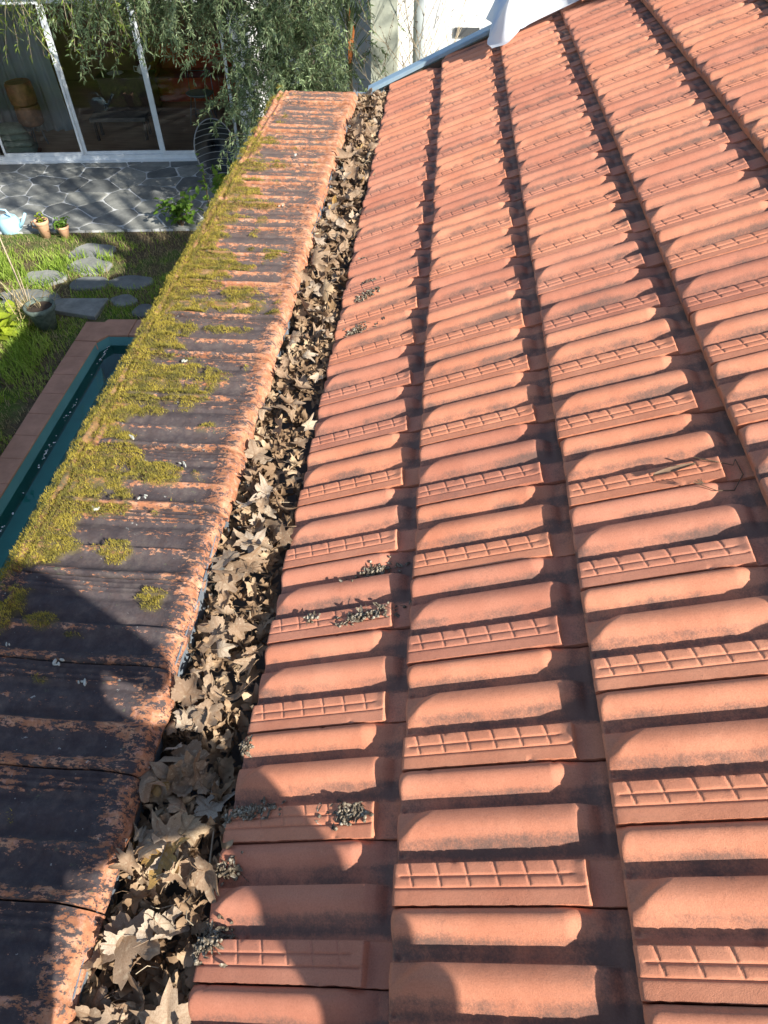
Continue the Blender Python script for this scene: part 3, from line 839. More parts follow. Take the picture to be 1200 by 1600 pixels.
def debris(v, y, lx, ly, n, label, cat='debris', seed=0):
    rg = random.Random(seed); mb = MB(); c = surf(v, y)
    up = Vector((-SN, 0, CS))
    for k in range(int(n * 1.5)):
        a = rg.gauss(0, lx * .42); b = rg.gauss(0, ly * .42) + a * .15
        p0 = surf(max(.005, v + a / LE), y + b, rg.uniform(.0005, .0075) * (1.3 - min(1, abs(a) / lx))) - c
        if v * LE + a < .002: p0 = surf(.006, y + b, .003) - c
        kind = rg.random(); d = Vector((rg.gauss(0, 1), rg.gauss(0, 1), rg.gauss(0, .22))).normalized()
        if kind < .5:      # small round seed
            r = rg.uniform(.0024, .0046)
            MM = Matrix.Translation(p0) @ d.to_track_quat('Z', 'Y').to_matrix().to_4x4()
            mb.lathe([(.0001, -r), (r * .75, -r * .6), (r, 0), (r * .75, r * .65), (.0001, r)], 7, MM)
        elif kind < .93:    # winged scale
            L_ = rg.uniform(.006, .013); w_ = L_ * rg.uniform(.24, .42); s_ = d.cross(up).normalized()
            q = d * L_; t_ = s_ * w_; e = up * rg.uniform(.001, .003)
            mb.add([p0 - q, p0 - q * .3 + t_ + e, p0 + q * .5 + t_ * .8 + e, p0 + q, p0 + q * .4 - t_ * .8 + e, p0 - q * .3 - t_ + e, p0 - e * .3], [(0, 1, 6), (1, 2, 6), (2, 3, 6), (3, 4, 6), (4, 5, 6), (5, 0, 6)])
        else:
            L_ = rg.uniform(.007, .014)
            mb.tube([p0 - d * L_, p0 + up * .001, p0 + d * L_ + up * .001], .0006, 4)
    o = mb.build('seed_clump', M['seed'], None, True, loc=c)
    tag(o, label, cat, 'clumps of seeds and dry flowers lying on the tiles')
DEB = [(.69, .275, .085, .022, 70, 'long clump of pale dry seeds on the first course, upper of the two midway down'),
       (.70, .145, .085, .022, 75, 'long clump of grey seeds just below the uppermost pair midway along the first course'),
       (.32, .160, .018, .022, 12, 'tiny lone tuft of winged seeds left of a longer clump on the first course'),
       (.71, -.300, .050, .028, 70, 'round clump of seeds half in sun near the bottom of the first course'),
       (.13, -.285, .080, .024, 85, 'grey seed clump in shade at the eave edge, hanging over the gutter'),
       (.08, -.392, .040, .018, 35, 'small shaded seed clump at the eave just below the larger shaded one'),
       (.07, -.505, .042, .034, 90, 'straw coloured sunlit seed clump at the eave nearest the camera'),
       (.04, -.150, .022, .016, 24, 'little seed tuft caught at the eave corner above the shaded clump'),
       (.27, 1.413, .075, .018, 50, 'thin line of seeds on the first course, lowest of the far four'),
       (.30, 1.645, .070, .018, 46, 'line of dry seeds, third counted from the far end of first course'),
       (.28, 1.765, .055, .015, 36, 'short line of dark seeds just beyond its twin on the first course'),
       (.17, 1.985, .045, .013, 26, 'farthest and smallest speckle of seeds near the eave')]
for i, d in enumerate(DEB): debris(*d[:5], d[5], seed=i + 3)
# twig with a curled leaf
tw = empty('fallen_twig', roofp(2.72, .37)); tag(tw, 'thin dark twig with a dry curled leaf lying across the third course', 'twig')
def tp(v, y, h): return surf(v, y, h * .6 + .0015) - roofp(2.72, .37)
mb = MB(); mb.tube([tp(2.74, .385, .012), tp(2.84, .365, .002), tp(2.93, .36, .0), tp(2.95, .375, .002)], [.0018, .0014, .001, .0008], 5)
mb.tube([tp(2.95, .375, .002), tp(2.96, .33, -.002), tp(2.89, .29, .0), tp(2.80, .285, .008), tp(2.72, .30, .010)], [.0010, .0012, .0012, .001, .0008], 5)
for k in range(9):
    a = 2.6 + .12 * k * random.choice([1, -1]); e = tp(2.72 + .03 * random.random(), .30, .010)
    mb.tube([e, e + Vector((.014 * math.cos(a), .010 * math.sin(a) + .002, .003))], .0007, 4)
mb.build('stem', M['twig'], tw)
mb = MB()
for i in range(13):
    f = i / 12; w_ = .007 * math.sin(math.pi * min(1, f * .9 + .1)) + .001; c = tp(2.50 + .23 * f, .352 + .010 * f, .014)
    for q in (-1, -.4, .4, 1): mb.v.append(tuple(c + Vector((0, q * w_, .006 * q * q))))
    if i: b = 4 * (i - 1); mb.f += [(b, b + 1, b + 5, b + 4), (b + 1, b + 2, b + 6, b + 5), (b + 2, b + 3, b + 7, b + 6)]
mb.build('curled_leaf', M['dry'], tw, True)
for (v, y, lb, s) in ((4.02, 3.40, 'small dark curled leaf caught on the tiles near the white sheet', 1.6), (2.88, 1.97, 'tiny brown leaf scrap at the top of the third course', .9), (1.93, 2.03, 'tiny dark leaf scrap on the second course far up', .9)):
    o = link('dry_leaf_scrap', LM[3], None, surf(v, y, .004), (.4, .3, 1.0), .018 * s); tag(o, lb, 'leaf')
    o.data = LM[(3, 7, 11)[int(v) % 3]]

# ------------------------------------------------------------------ LOOSE SHEET AND LOOSE RIDGE TILES AT THE FAR EDGE
def sheet():
    n1, n2 = 60, 44; V = []
    for j in range(n2):
        for i in range(n1):
            a = i / (n1 - 1); b = j / (n2 - 1)
            x = .62 + .74 * a; y = 4.04 + .50 * b
            base = roofp(0, 0).z + x * SN / CS
            lift = .03 + .42 * math.sin(math.pi * min(1, b * .75 + .0)) * math.sin(math.pi * min(1, a * .8 + .12)) ** .6
            cr = (fbm(a * 4 + 2, b * 4, 31, 3) - .5); cr2 = abs(float(fbm(a * 7, b * 6 + 3, 37, 2)) - .5)
            lift += float(cr) * .22 - cr2 * .16
            if a < .16: lift *= .35 + a * 4; y -= .04 * (1 - a / .16); 
            y -= .11 * math.exp(-((a - .12) / .09) ** 2) * (1 - b) + .05 * float(vnoise(a * 6, 0, 5)) * (1 - b) - .10 * a * (1 - b)
            x += .05 * (float(vnoise(b * 5, a * 3, 9)) - .5)
            V.append((x - .9, y - 4.3, base + max(.03, lift) - .36))
    F = [(j * n1 + i, j * n1 + i + 1, (j + 1) * n1 + i + 1, (j + 1) * n1 + i) for j in range(n2 - 1) for i in range(n1 - 1)]
    o = link('plastic_sheet', mesh('plastic_sheet', V, F, M['tarp'], True), None, (.9, 4.3, .36))
    tag(o, 'crumpled white and pale blue plastic sheet lying over the far roof edge', 'sheet')
sheet()
def ridge_tile(loc, rot, label, L_=.36, r=.085):
    mb = MB(); n = 12; V = []; F = []
    for i, x in enumerate(np.linspace(0, L_, 6)):
        rr = r * (1 + .10 * (x / L_)) 
        for q in (rr, rr - .012):
            for k in range(n + 1):
                w = math.pi * k / n; V.append((x, q * math.cos(w), q * math.sin(w) * .8))
    s = 2 * (n + 1)
    for i in range(5):
        for k in range(n):
            F += [(i * s + k, i * s + k + 1, (i + 1) * s + k + 1, (i + 1) * s + k), (i * s + n + 1 + k, (i + 1) * s + n + 1 + k, (i + 1) * s + n + 2 + k, i * s + n + 2 + k)]
    for e in (0, 5):
        for k in range(n): F.append((e * s + k, e * s + k + 1, e * s + n + 2 + k, e * s + n + 1 + k))
    mb.add(V, F); o = mb.build('ridge_tile', M['red'], None, True); o.location = loc; o.rotation_euler = rot; tag(o, label, 'roof tile', 'loose half round tiles at the far edge')
ridge_tile(roofp(3.25, 4.12, .03), (0, -SL, .25), 'loose half round clay tile next to the plastic sheet')
ridge_tile(roofp(3.55, 4.02, .05), (.5, -SL + .15, 1.2), 'second loose half round clay tile leaning across the first')

# ------------------------------------------------------------------ PATIO: crazy paving
patio = empty('patio', (-4, 9.5, ZG)); tag(patio, kind='structure')
def clip(poly, nx_, ny_, d):
    out = []
    for i in range(len(poly)):
        a, b = poly[i], poly[(i + 1) % len(poly)]; fa = a[0] * nx_ + a[1] * ny_ - d; fb = b[0] * nx_ + b[1] * ny_ - d
        if fa <= 0: out.append(a)
        if (fa < 0) != (fb < 0):
            t = fa / (fa - fb); out.append((a[0] + t * (b[0] - a[0]), a[1] + t * (b[1] - a[1])))
    return out
rg = random.Random(12)
area = [(-8.2, 8.02), (-5.8, 8.19), (-3.18, 8.47), (-.6, 8.7), (-.6, 11.3), (-8.2, 10.5)]
mb = MB(); mb.prism([(x + 4, y - 9.5) for x, y in area], -.05, .030); mb.build('mortar_bed', M['mortar'], patio)
sites = []
tries = 0
while len(sites) < 118 and tries < 20000:
    tries += 1
    q = (rg.uniform(-8.2, -.6), rg.uniform(8.0, 11.3)); mind = rg.choice([.27, .36, .48])
    if all(((q[0] - s[0]) / 1.25) ** 2 + (q[1] - s[1]) ** 2 > mind ** 2 for s in sites): sites.append(q)
for i, s in enumerate(sites):
    poly = list(area)
    for j, t in enumerate(sites):
        if i == j: continue
        if math.hypot(s[0] - t[0], s[1] - t[1]) > 2.2: continue
        nx_, ny_ = t[0] - s[0], t[1] - s[1]; L_ = math.hypot(nx_, ny_); nx_ /= L_; ny_ /= L_
        poly = clip(poly, nx_, ny_, (s[0] + t[0]) / 2 * nx_ + (s[1] + t[1]) / 2 * ny_ - .010)
        if len(poly) < 3: break
    if len(poly) < 3: continue
    # soften corners, wobble
    for _ in range(2):
        q2 = []
        for a in range(len(poly)):
            A_, B2 = poly[a], poly[(a + 1) % len(poly)]
            q2 += [(A_[0] * .87 + B2[0] * .13, A_[1] * .87 + B2[1] * .13), (A_[0] * .13 + B2[0] * .87, A_[1] * .13 + B2[1] * .87)]
        poly = q2
    cx = sum(a[0] for a in poly) / len(poly); cy = sum(a[1] for a in poly) / len(poly)
    poly = [(a[0] - cx + rg.gauss(0, .003), a[1] - cy + rg.gauss(0, .003)) for a in poly]
    mb = MB(); mb.prism(poly, -.03, .006 + rg.uniform(-.003, .004), .008)
    mb.build('paving_stone', M['slate'], patio, loc=(cx + 4, cy - 9.5, .032))

# stepping stones in the lawn
SS_ = [(-4.25, 7.75, .34, .24, 'large grey stepping stone just in front of the patio'), (-4.15, 7.35, .32, .22, 'grey stepping stone at the tip of the roof shadow'),
       (-4.62, 7.02, .30, .22, 'sunlit stepping stone among grass left of the shadow tip'), (-4.62, 6.5, .44, .26, 'broad stepping stone by the dry stalks'),
       (-3.47, 6.98, .29, .19, 'pale stepping stone lying wholly in shade beside the wall'), (-3.42, 6.55, .17, .14, 'small square stone in shade beyond the pool corner'),
       (-3.98, 6.92, .26, .20, 'stepping stone crossed by the shadow edge'), (-3.10, 6.35, .14, .16, 'stone half hidden behind the mossy coping'), (-5.15, 6.4, .3, .2, 'mossy stepping stone at the left by the big leaves')]
for i, (x, y, rx, ry, lb) in enumerate(SS_):
    rx *= .88; ry *= .88; rg = random.Random(50 + i); n = 18
    poly = [(rx * math.cos(2 * math.pi * k / n) * (.82 + .30 * float(vnoise(k * .55, i * 3.1, 4)) + .14 * abs(math.sin(2 * math.pi * k / n * 2.0 + i)) ), ry * math.sin(2 * math.pi * k / n) * (.82 + .30 * float(vnoise(k * .55, i * 3.1, 4)) + .14 * abs(math.sin(2 * math.pi * k / n * 2.0 + i)))) for k in range(n)]
    mb = MB(); mb.prism(poly, -.03, .035, .02); o = mb.build('stepping_stone', M['slate'], loc=(x, y, ZG)); tag(o, lb, 'stone', 'stepping stones across the lawn')
mb = MB(); mb.prism([(-.40, -.06), (.36, -.20), (.38, .22), (-.30, .17)], -.03, .05, .012); o = mb.build('stone_slab', M['slate'], loc=(-3.98, 6.32, ZG)); tag(o, 'long flat slate slab bordering the end of the pool', 'stone slab')

# lawn grass ----------------------------------------------------------------
def blades(name, n, fx, fy, hmin, hmax, mat, dens=None, wid=.004, label=None, lean=.6, seed=1, parent=None, kind='stuff'):
    rg = np.random.default_rng(seed)
    x = rg.uniform(*fx, n); y = rg.uniform(*fy, n)
    if dens is not None: k = rg.random(n) < dens(x, y); x, y = x[k], y[k]
    n = len(x); h = rg.uniform(hmin, hmax, n); a = rg.uniform(0, 6.28, n); l = rg.uniform(.1, lean, n) * h; w = wid * rg.uniform(.6, 1.4, n)
    a2 = rg.uniform(0, 6.28, n)
    b0 = np.stack([x - w * np.cos(a2), y - w * np.sin(a2), np.full(n, ZG)], -1); b1 = np.stack([x + w * np.cos(a2), y + w * np.sin(a2), np.full(n, ZG)], -1)
    m0 = np.stack([x + l * .35 * np.cos(a) - w * .8 * np.cos(a2), y + l * .35 * np.sin(a) - w * .8 * np.sin(a2), ZG + h * .6], -1)
    m1 = m0 + np.stack([1.6 * w * np.cos(a2), 1.6 * w * np.sin(a2), 0 * w], -1)
    t = np.stack([x + l * np.cos(a), y + l * np.sin(a), ZG + h], -1)
    V = np.stack([b0, b1, m1, m0, t], 1).reshape(-1, 3); b = np.arange(n)[:, None] * 5
    F = np.concatenate([b + np.array([[0, 1, 2]]), b + np.array([[0, 2, 3]]), b + np.array([[3, 2, 4]])])
    o = link(name, mesh(name, V, F, mat), parent)
    if kind: tag(o, label, None, kind=kind)
    return o
def stone_free(x, y):
    ok = np.ones_like(x)
    for (sx, sy, rx, ry, _) in SS_: ok *= (((x - sx) / rx) ** 2 + ((y - sy) / ry) ** 2 > .55)
    ok *= ~((np.abs(x + 3.98) < .38) & (np.abs(y - 6.32) < .19))
    ok *= (y < 8.16 + (x + 5.8) * .108)
    ok *= ((x < -3.70 + (6 - y) * .02) | (y > 6.14))
    return ok
def dens(x, y):
    return stone_free(x, y) * np.clip(ss(.44, .60, fbm(x * 2.1, y * 2.1, 9, 4)) * 1.0 + .05 - .5 * ss(-4.2, -3.4, x) * (y < 6.2), 0, 1)
blades('grass', 95000, (-8.0, -2.4), (1.5, 8.9), .02, .085, M['grass'], dens, .0035, seed=2)
blades('dry_grass', 34000, (-8.0, -2.4), (1.5, 8.9), .01, .07, M['straw'], stone_free, .0035, lean=1.6, seed=3)
def clumpd(x, y): return stone_free(x, y) * ss(.52, .62, fbm(x * 2.2 + 5, y * 2.2, 19, 3)) * (x < -3.9)
blades('long_grass', 22000, (-7.5, -3.7), (3.0, 7.6), .08, .20, M['grass'], clumpd, .006, lean=.9, seed=4)

# leafy plants ---------------------------------------------------------------
def plant(name, loc, label, mat, n, r, h, leaf=(.05, .02), cat='plant', stems=6, droop=.3, seed=0, pot=None, group=None):
    rg = random.Random(seed); root = empty(name, loc); tag(root, label, cat, group)
    st = MB(); lv = MB(); z0 = 0 if not pot else pot
    for s in range(stems):
        a = rg.uniform(0, 6.28); tip = Vector((r * rg.uniform(.3, 1) * math.cos(a), r * rg.uniform(.3, 1) * math.sin(a), z0 + h * rg.uniform(.6, 1)))
        mid = tip * .5 + Vector((0, 0, .25 * h)); mid.z = z0 + (tip.z - z0) * .6
        st.tube([(0, 0, z0), mid, tip], [.006, .004, .002], 5)
        for k in range(n // stems):
            t = rg.uniform(.25, 1.05); P = (mid * (2 * t) if t < .5 else mid + (tip - mid) * (2 * t - 1)); P = Vector(P); P.z = max(P.z, z0 * 1.0 + .01)
            P += Vector((rg.gauss(0, .15 * r), rg.gauss(0, .15 * r), rg.gauss(0, .08 * h)))
            d = Vector((rg.gauss(0, 1), rg.gauss(0, 1), rg.gauss(.3 - droop, .5))).normalized(); L_ = leaf[0] * rg.uniform(.6, 1.3); w_ = leaf[1] * rg.uniform(.7, 1.2)
            s_ = d.cross(Vector((rg.gauss(0, .4), rg.gauss(0, .4), 1))).normalized() * w_; u_ = s_.cross(d).normalized() * w_ * .3
            lv.add([P, P + d * L_ * .35 + s_ + u_, P + d * L_ * .75 + s_ * .7 + u_, P + d * L_ - u_, P + d * L_ * .75 - s_ * .7 + u_, P + d * L_ * .35 - s_ + u_, P + d * L_ * .5 - u_ * .5],
                   [(0, 1, 6), (1, 2, 6), (2, 3, 6), (3, 4, 6), (4, 5, 6), (5, 0, 6)])
    st.build('stem', M['twig'], root); tag(lv.build('leaves', mat, root, True), kind='stuff')
    return root
plant('garden_shrub', (-3.25, 8.55, ZG), 'bright leafy shrub on the patio edge beside the mossy coping', M['shrub'], 150, .32, .50, (.11, .035), 'shrub', 8, seed=1)
plant('garden_shrub', (-2.75, 9.30, ZG), 'bright green shrub growing in front of the black string chair', M['shrub'], 110, .28, .62, (.11, .035), 'shrub', 7, seed=2)
plant('climbing_shoot', (-2.78, 8.50, ZG), 'slim leafy shoot rising between shrub and coping', M['shrub'], 30, .10, .95, (.09, .03), 'plant', 2, seed=3)
plant('broadleaf_plant', (-4.62, 5.72, ZG), 'yellow green plant with big oval leaves at the left edge', M['yellowgreen'], 46, .26, .34, (.19, .055), 'plant', 9, seed=4)
plant('dark_bush', (-4.02, 3.75, ZG), 'dark green bush in shade where the pool slabs leave the picture', M['dark_leaf'], 700, .38, .42, (.07, .014), 'bush', 14, seed=5)
plant('dark_bush', (-4.25, 4.55, ZG), 'low dark bush in the shadow edge beside the pool slabs', M['dark_leaf'], 350, .30, .25, (.08, .014), 'bush', 12, seed=6)
plant('weed_tuft', (-4.95, 5.05, ZG), 'bright weedy tuft below the yellow green plant', M['grass'], 260, .30, .30, (.12, .012), 'plant', 12, seed=7)
# dry stalks and their pot
t_ = empty('tall_dry_stalks', (-4.30, 6.0, ZG)); tag(t_, 'tall bare dry stalks standing up from a grey pot by the pool', 'plant')
mb = MB()
for (dx, dy, h, r) in ((-.16, .25, 1.10, .012), (.02, .05, .55, .008), (.1, -.02, .42, .006), (-.07, .12, .7, .006), (-.25, .0, .5, .006)):
    mb.tube([(0, 0, .1), (dx * .5, dy * .5, .1 + h * .5), (dx, dy, .1 + h)], [r, r * .8, r * .4], 6)
mb.build('stalk', M['paletwig'], t_)
mb = MB(); rg = random.Random(8)
for k in range(70):
    a = rg.uniform(0, 6.28); L_ = rg.uniform(.2, .5); P = Vector((rg.gauss(0, .12), rg.gauss(0, .12), rg.uniform(.02, .3))); d = Vector((math.cos(a), math.sin(a), rg.uniform(.2, 1.6))).normalized(); s_ = d.cross(Vector((0, 0, 1))).normalized() * .006
    mb.add([P - s_, P + s_, P + d * L_ * .6 + s_ * .7 + Vector((0, 0, .02)), P + d * L_ + Vector((0, 0, -.05)), P + d * L_ * .6 - s_ * .7 + Vector((0, 0, .02))], [(0, 1, 2, 4), (4, 2, 3)])
tag(mb.build('dry_leaves', M['straw'], t_), kind='stuff')

def pot(loc, r, h, mat, label, handle=False, soil=True, group=None):
    o = empty('flower_pot', loc); tag(o, label, 'flower pot', group)
    mb = MB(); mb.lathe([(r * .62, 0), (r * .86, h * .72), (r * .96, h * .80), (r, h * .82), (r * 1.02, h), (r * .92, h), (r * .86, h * .86), (r * .2, h * .84)], 22); mb.build('body', mat, o, True)
    if soil: mb = MB(); mb.lathe([(r * .84, h * .80), (r * .84, h * .88), (.001, h * .89)], 16); mb.build('soil', M['soil'], o)
    if handle:
        mb = MB(); mb.tube([(-r * .95, 0, h * .92), (-r * 1.6, 0, h * .85), (-r * 1.55, 0, h * .55), (-r * .8, 0, h * .5)], .012, 7); mb.build('handle', mat, o, True)
    return o
pot((-5.08, 8.16, ZG), .095, .24, M['clay'], 'clay jug pot with a handle beside the pale blue watering can', True)
plant('potted_seedling', (-5.08, 8.16, ZG + .2), 'small yellowish seedling growing in the clay jug pot', M['yellowgreen'], 26, .06, .13, (.05, .016), 'plant', 5, seed=9)
pot((-4.80, 8.16, ZG), .085, .17, M['clay'], 'plain clay pot without a handle in front of the paving')
plant('potted_herb', (-4.80, 8.16, ZG + .13), 'bushy bright green herb in the plain clay pot', M['shrub'], 220, .13, .14, (.04, .015), 'plant', 12, seed=10)
pot((-4.12, 5.92, ZG), .17, .30, M['darkclay'], 'dark grey green pot with pale rim by the pool corner')
# watering can
wc = empty('watering_can', (-5.64, 8.30, ZG)); wc.scale = (1.0, 1.0, 1.0); tag(wc, 'pale blue plastic watering can standing on the edge of the paving', 'watering can')
mb = MB(); mb.lathe([(.135, 0), (.15, .02), (.145, .14), (.115, .20), (.085, .215), (.06, .20)], 24); mb.build('body', M['can'], wc, True)
mb = MB(); mb.tube([(.11, 0, .05), (.20, -.01, .13), (.30, -.02, .27)], [.032, .024, .018], 10); mb.build('spout', M['can'], wc, True)
mb = MB(); mb.tube([(.07, 0, .20), (.02, 0, .30), (-.10, 0, .31), (-.17, 0, .20), (-.14, 0, .09)], .013, 8); mb.build('handle', M['can'], wc, True)

# ------------------------------------------------------------------ HOUSE WITH SLIDING GLASS DOORS
HD = math.atan2(.34, 3.14)
house = empty('garden_house', (-6.80, 10.67, ZG), HD); tag(house, 'house with wide white framed sliding glass doors behind the patio', 'building')
hB = lambda: MB()
Wd = 3.92; Hh = 2.30
# local: x along the glass, y into the room
mb = hB(); mb.box(-.9, Wd + 1.6, 0, 4.4, -.04, .045); mb.build('room_floor', M['floor'], house)
mb = hB(); mb.box(-.9, Wd + 1.6, 4.3, 4.45, 0, 2.5); mb.build('back_wall', simple('dark_inner_wall', (.26, .12, .09), .9, .2, 2), house)
mb = hB(); mb.box(-1.05, -.9, 0, 4.4, 0, 2.5); mb.build('inner_side_wall', simple('inner_side_wall', (.25, .22, .20), .9, .2, 2), house)
mb = hB(); mb.box(Wd + 1.6, Wd + 1.75, 0, 4.4, 0, 2.5); mb.build('inner_side_wall', simple('inner_side_wall_b', (.25, .22, .20), .9, .2, 2), house)
mb = hB(); mb.box(-1.2, Wd + 1.9, -.15, 4.5, Hh + .02, Hh + .55); mb.build('flat_roof', M['darkwood'], house)
mb = hB(); mb.box(Wd + .06, Wd + 1.75, -.06, .12, 0, Hh + .02); mb.build('wall', M['white'], house)
mb = hB(); mb.box(-.9, -.12, -.02, .12, 0, Hh + .02); mb.build('wall', M['white'], house)
mb = hB(); mb.box(-.16, Wd + .06, -.12, .03, 0, .055); mb.box(-.16, Wd + .06, -.03, .06, .055, .115); mb.build('threshold', M['alu'], house)
mb = hB(); mb.box(-.22, -.10, -.62, .05, 0, Hh); mb.build('side_post', M['white'], house)
mb = hB(); mb.box(-.1, Wd + .06, -.03, .06, Hh - .08, Hh); mb.build('head_rail', M['alu'], house)
mx = [0.0, 1.30, 2.60, 3.88]
for i in range(3):
    x0, x1 = mx[i], mx[i + 1]; pan = [(x0 - .02, .04, 0), (x0, .04, .0)][0]
    f = MB(); yy = .0 + (.035 if i == 1 else 0)
    wl_, wr_ = (.035, .032) if i < 1 else (.05, .045)
    f.box(x0 + .0, x0 + wl_, yy - .016, yy + .016, .117, Hh - .082); f.box(x1 - wr_, x1, yy - .016, yy + .016, .117, Hh - .082)
    f.box(x0 + wl_ + .001, x1 - wr_ - .001, yy - .015, yy + .015, .117, .165); f.box(x0 + wl_ + .001, x1 - wr_ - .001, yy - .015, yy + .015, Hh - .14, Hh - .083)
    d = f.build('door_frame', M['alu'], house)
    g = MB(); g.add([(x0 + .03, yy, .15), (x1 - .03, yy, .15), (x1 - .03, yy, Hh - .1), (x0 + .03, yy, Hh - .1)], [(0, 1, 2, 3)]); g.build('pane', M['glass'], d)
hm = Matrix.Translation((-6.80, 10.67, ZG)) @ Matrix.Rotation(HD, 4, 'Z')
def hw(x, y, z=.045): return hm @ Vector((x, y, z))
# curtain
mb = MB(); n = 40
for i in range(n + 1):
    x = -.3 + 1.25 * i / n; yv = .35 + .05 * math.sin(i * 1.15) + .02 * math.sin(i * 2.9)
    xb = -.3 + 1.5 * i / n
    mb.v += [(x, yv, 0), (x * .92, yv, 2.2)]
    if i: b = 2 * i - 2; mb.f.append((b, b + 2, b + 3, b + 1))
o = mb.build('curtain', M['sheer'], None, True, loc=hw(-.25, 1.05), rot=(0, 0, HD)); tag(o, 'pale grey sheer curtain hanging behind the left glass door', 'curtain')
# stacked wooden drum tables
dr = empty('drum_table', hw(.30, .75)); tag(dr, 'stack of two brown wooden drum stools behind the left glass door', 'drum stool')
def drum(z0, r, h, tilt):
    o = MB(); Mx = Matrix.Translation((0, 0, z0)) @ Matrix.Rotation(tilt, 4, 'Y')
    prof = [(r * .9, 0), (r, .02), (r * 1.03, h * .5), (r, h - .03), (r * .93, h), (r * .8, h - .01)]
    o.lathe(prof, 28, Mx); return o
drum(.32, .20, .30, .05).build('lower_drum', M['wood'], dr)
drum(.63, .21, .32, -.03).build('upper_drum', M['wood'], dr)
mb = MB()
for k in range(5): a = k * 1.256; mb.tube([(.17 * math.cos(a), .17 * math.sin(a), 0), (.12 * math.cos(a), .12 * math.sin(a), .33)], .012, 6)
mb.build('stand', M['steel'], dr)
# cushions
cs = [hw(.22 + .06 * i, .32 + .02 * i, .05 + .10 * i) for i in range(5)]
lbs = ['lowest grey green cushion of the pile behind the left door', 'second lowest cushion of the grey green pile', 'middle cushion of the grey green pile', 'fourth cushion up in the grey green pile', 'topmost cushion of the grey green pile']
for i in range(5):
    mb = MB(); n = 12; V = []; F = []
    for j in range(n + 1):
        for k in range(n + 1):
            u, v = 2 * k / n - 1, 2 * j / n - 1; e = (1 - abs(u) ** 3) ** .5 * (1 - abs(v) ** 3) ** .5
            V.append((.25 * u * (1 - .06 * v * v), .22 * v * (1 - .06 * u * u), .055 * e)); 
    m0 = len(V); V += [(x, y, -z) for x, y, z in V]
    for j in range(n):
        for k in range(n):
            a = j * (n + 1) + k; F += [(a, a + 1, a + n + 2, a + n + 1), (m0 + a, m0 + a + n + 1, m0 + a + n + 2, m0 + a + 1)]
    mb.add(V, F); p_ = hw(.08 + .035 * (4 - i), .30, .06 + .095 * i)
    o = mb.build('cushion', M['cushion'] if i else simple('rusty_cloth', (.25, .09, .04), .9, .2, 8), None, True, loc=p_, rot=(.05, .12, .3 + .1 * i)); tag(o, lbs[i], 'cushion', 'cushions piled behind the left door')
# low bench
bn = empty('low_bench', hw(1.75, 1.0), HD); tag(bn, 'dark low wooden bench behind the middle glass door', 'bench')
mb = MB(); mb.box(-.50, .45, -.17, .17, .30, .36); mb.build('seat', simple('grey_bench_top', (.12, .11, .10), .6, .2, 8), bn)
for (x, y) in ((-.44, -.14), (.4, -.14), (-.44, .14), (.4, .14)): mb = MB(); mb.box(x - .02, x + .02, y - .02, y + .02, 0, .299); mb.build('leg', M['darkwood'], bn)
# side table with plate and jug
tb = empty('side_table', hw(1.60, 2.3), HD); tag(tb, 'dark chest standing in the room behind the middle door', 'chest')
mb = MB(); mb.box(-.45, .5, -.22, .22, 0, .60); mb.build('body', M['darkwood'], tb); mb = MB(); mb.box(-.48, .53, -.25, .25, .602, .63); mb.build('top', M['darkwood'], tb)
mb = MB(); mb.lathe([(.06, 0), (.14, .02), (.15, .025), (.13, .022), (.04, .012)], 20); o = mb.build('plate', M['ceramic'], None, True, loc=hw(1.45, 2.28, .68)); tag(o, 'white plate lying on the dark chest', 'plate')
jg = empty('teapot', hw(1.95, 2.28, .68)); tag(jg, 'white teapot beside the plate on the dark chest', 'teapot')
mb = MB(); mb.lathe([(.05, 0), (.085, .03), (.095, .08), (.06, .13), (.03, .15), (.012, .165), (.001, .18)], 18); mb.build('body', M['ceramic'], jg, True)
mb = MB(); mb.tube([(.08, 0, .05), (.14, 0, .09), (.17, 0, .14)], [.02, .014, .01], 7); mb.build('spout', M['ceramic'], jg, True)
mb = MB(); mb.tube([(-.08, 0, .11), (-.15, 0, .12), (-.15, 0, .04), (-.08, 0, .03)], .009, 6); mb.build('handle', M['ceramic'], jg, True)
# red sofa
sf = empty('red_sofa', hw(3.0, 3.2), HD); tag(sf, 'long rusty red sofa against the back wall of the room', 'sofa')
mb = MB(); mb.box(-1.0, 1.35, -.32, .35, 0, .40); mb.build('seat', M['redcloth'], sf)
mb = MB(); mb.box(-1.0, 1.35, .352, .55, 0, .80); mb.build('backrest', M['redcloth'], sf)
for x in (-1.13, 1.352): mb = MB(); mb.box(x, x + .128, -.32, .55, 0, .55); mb.build('arm', M['redcloth'], sf)
# metal chair
ch = empty('metal_chair', hw(3.02, 1.75), HD); tag(ch, 'light metal chair with grey seat behind the right glass door', 'chair')
mb = MB(); mb.lathe([(.10, .40), (.22, .44), (.25, .47), (.24, .475), (.1, .45), (.001, .445)], 22, Matrix.Scale(.85, 4, (0, 1, 0))); mb.build('seat', simple('grey_seat', (.20, .25, .27), .5, .1, 9), ch, True)
for (x, y) in ((-.2, -.18), (.2, -.18), (-.17, .2), (.17, .2)):
    mb = MB(); mb.tube([(x * .7, y * .7, .43), (x * 1.1, y * 1.1, 0)], .010, 6); mb.build('leg', M['steel'], ch, True)
mb = MB(); mb.tube([(.2, .17, .0), (.21, .19, .45), (.20, .24, .75), (-.20, .24, .75), (-.21, .19, .45)], .010, 6); mb.build('back_frame', M['steel'], ch, True)
mb = MB(); mb.tube([(-.2, -.18, .16), (.2, .18, .16)], .007, 6); mb.tube([(.2, -.18, .17), (-.2, .18, .17)], .007, 6); mb.build('stretcher', M['steel'], ch)
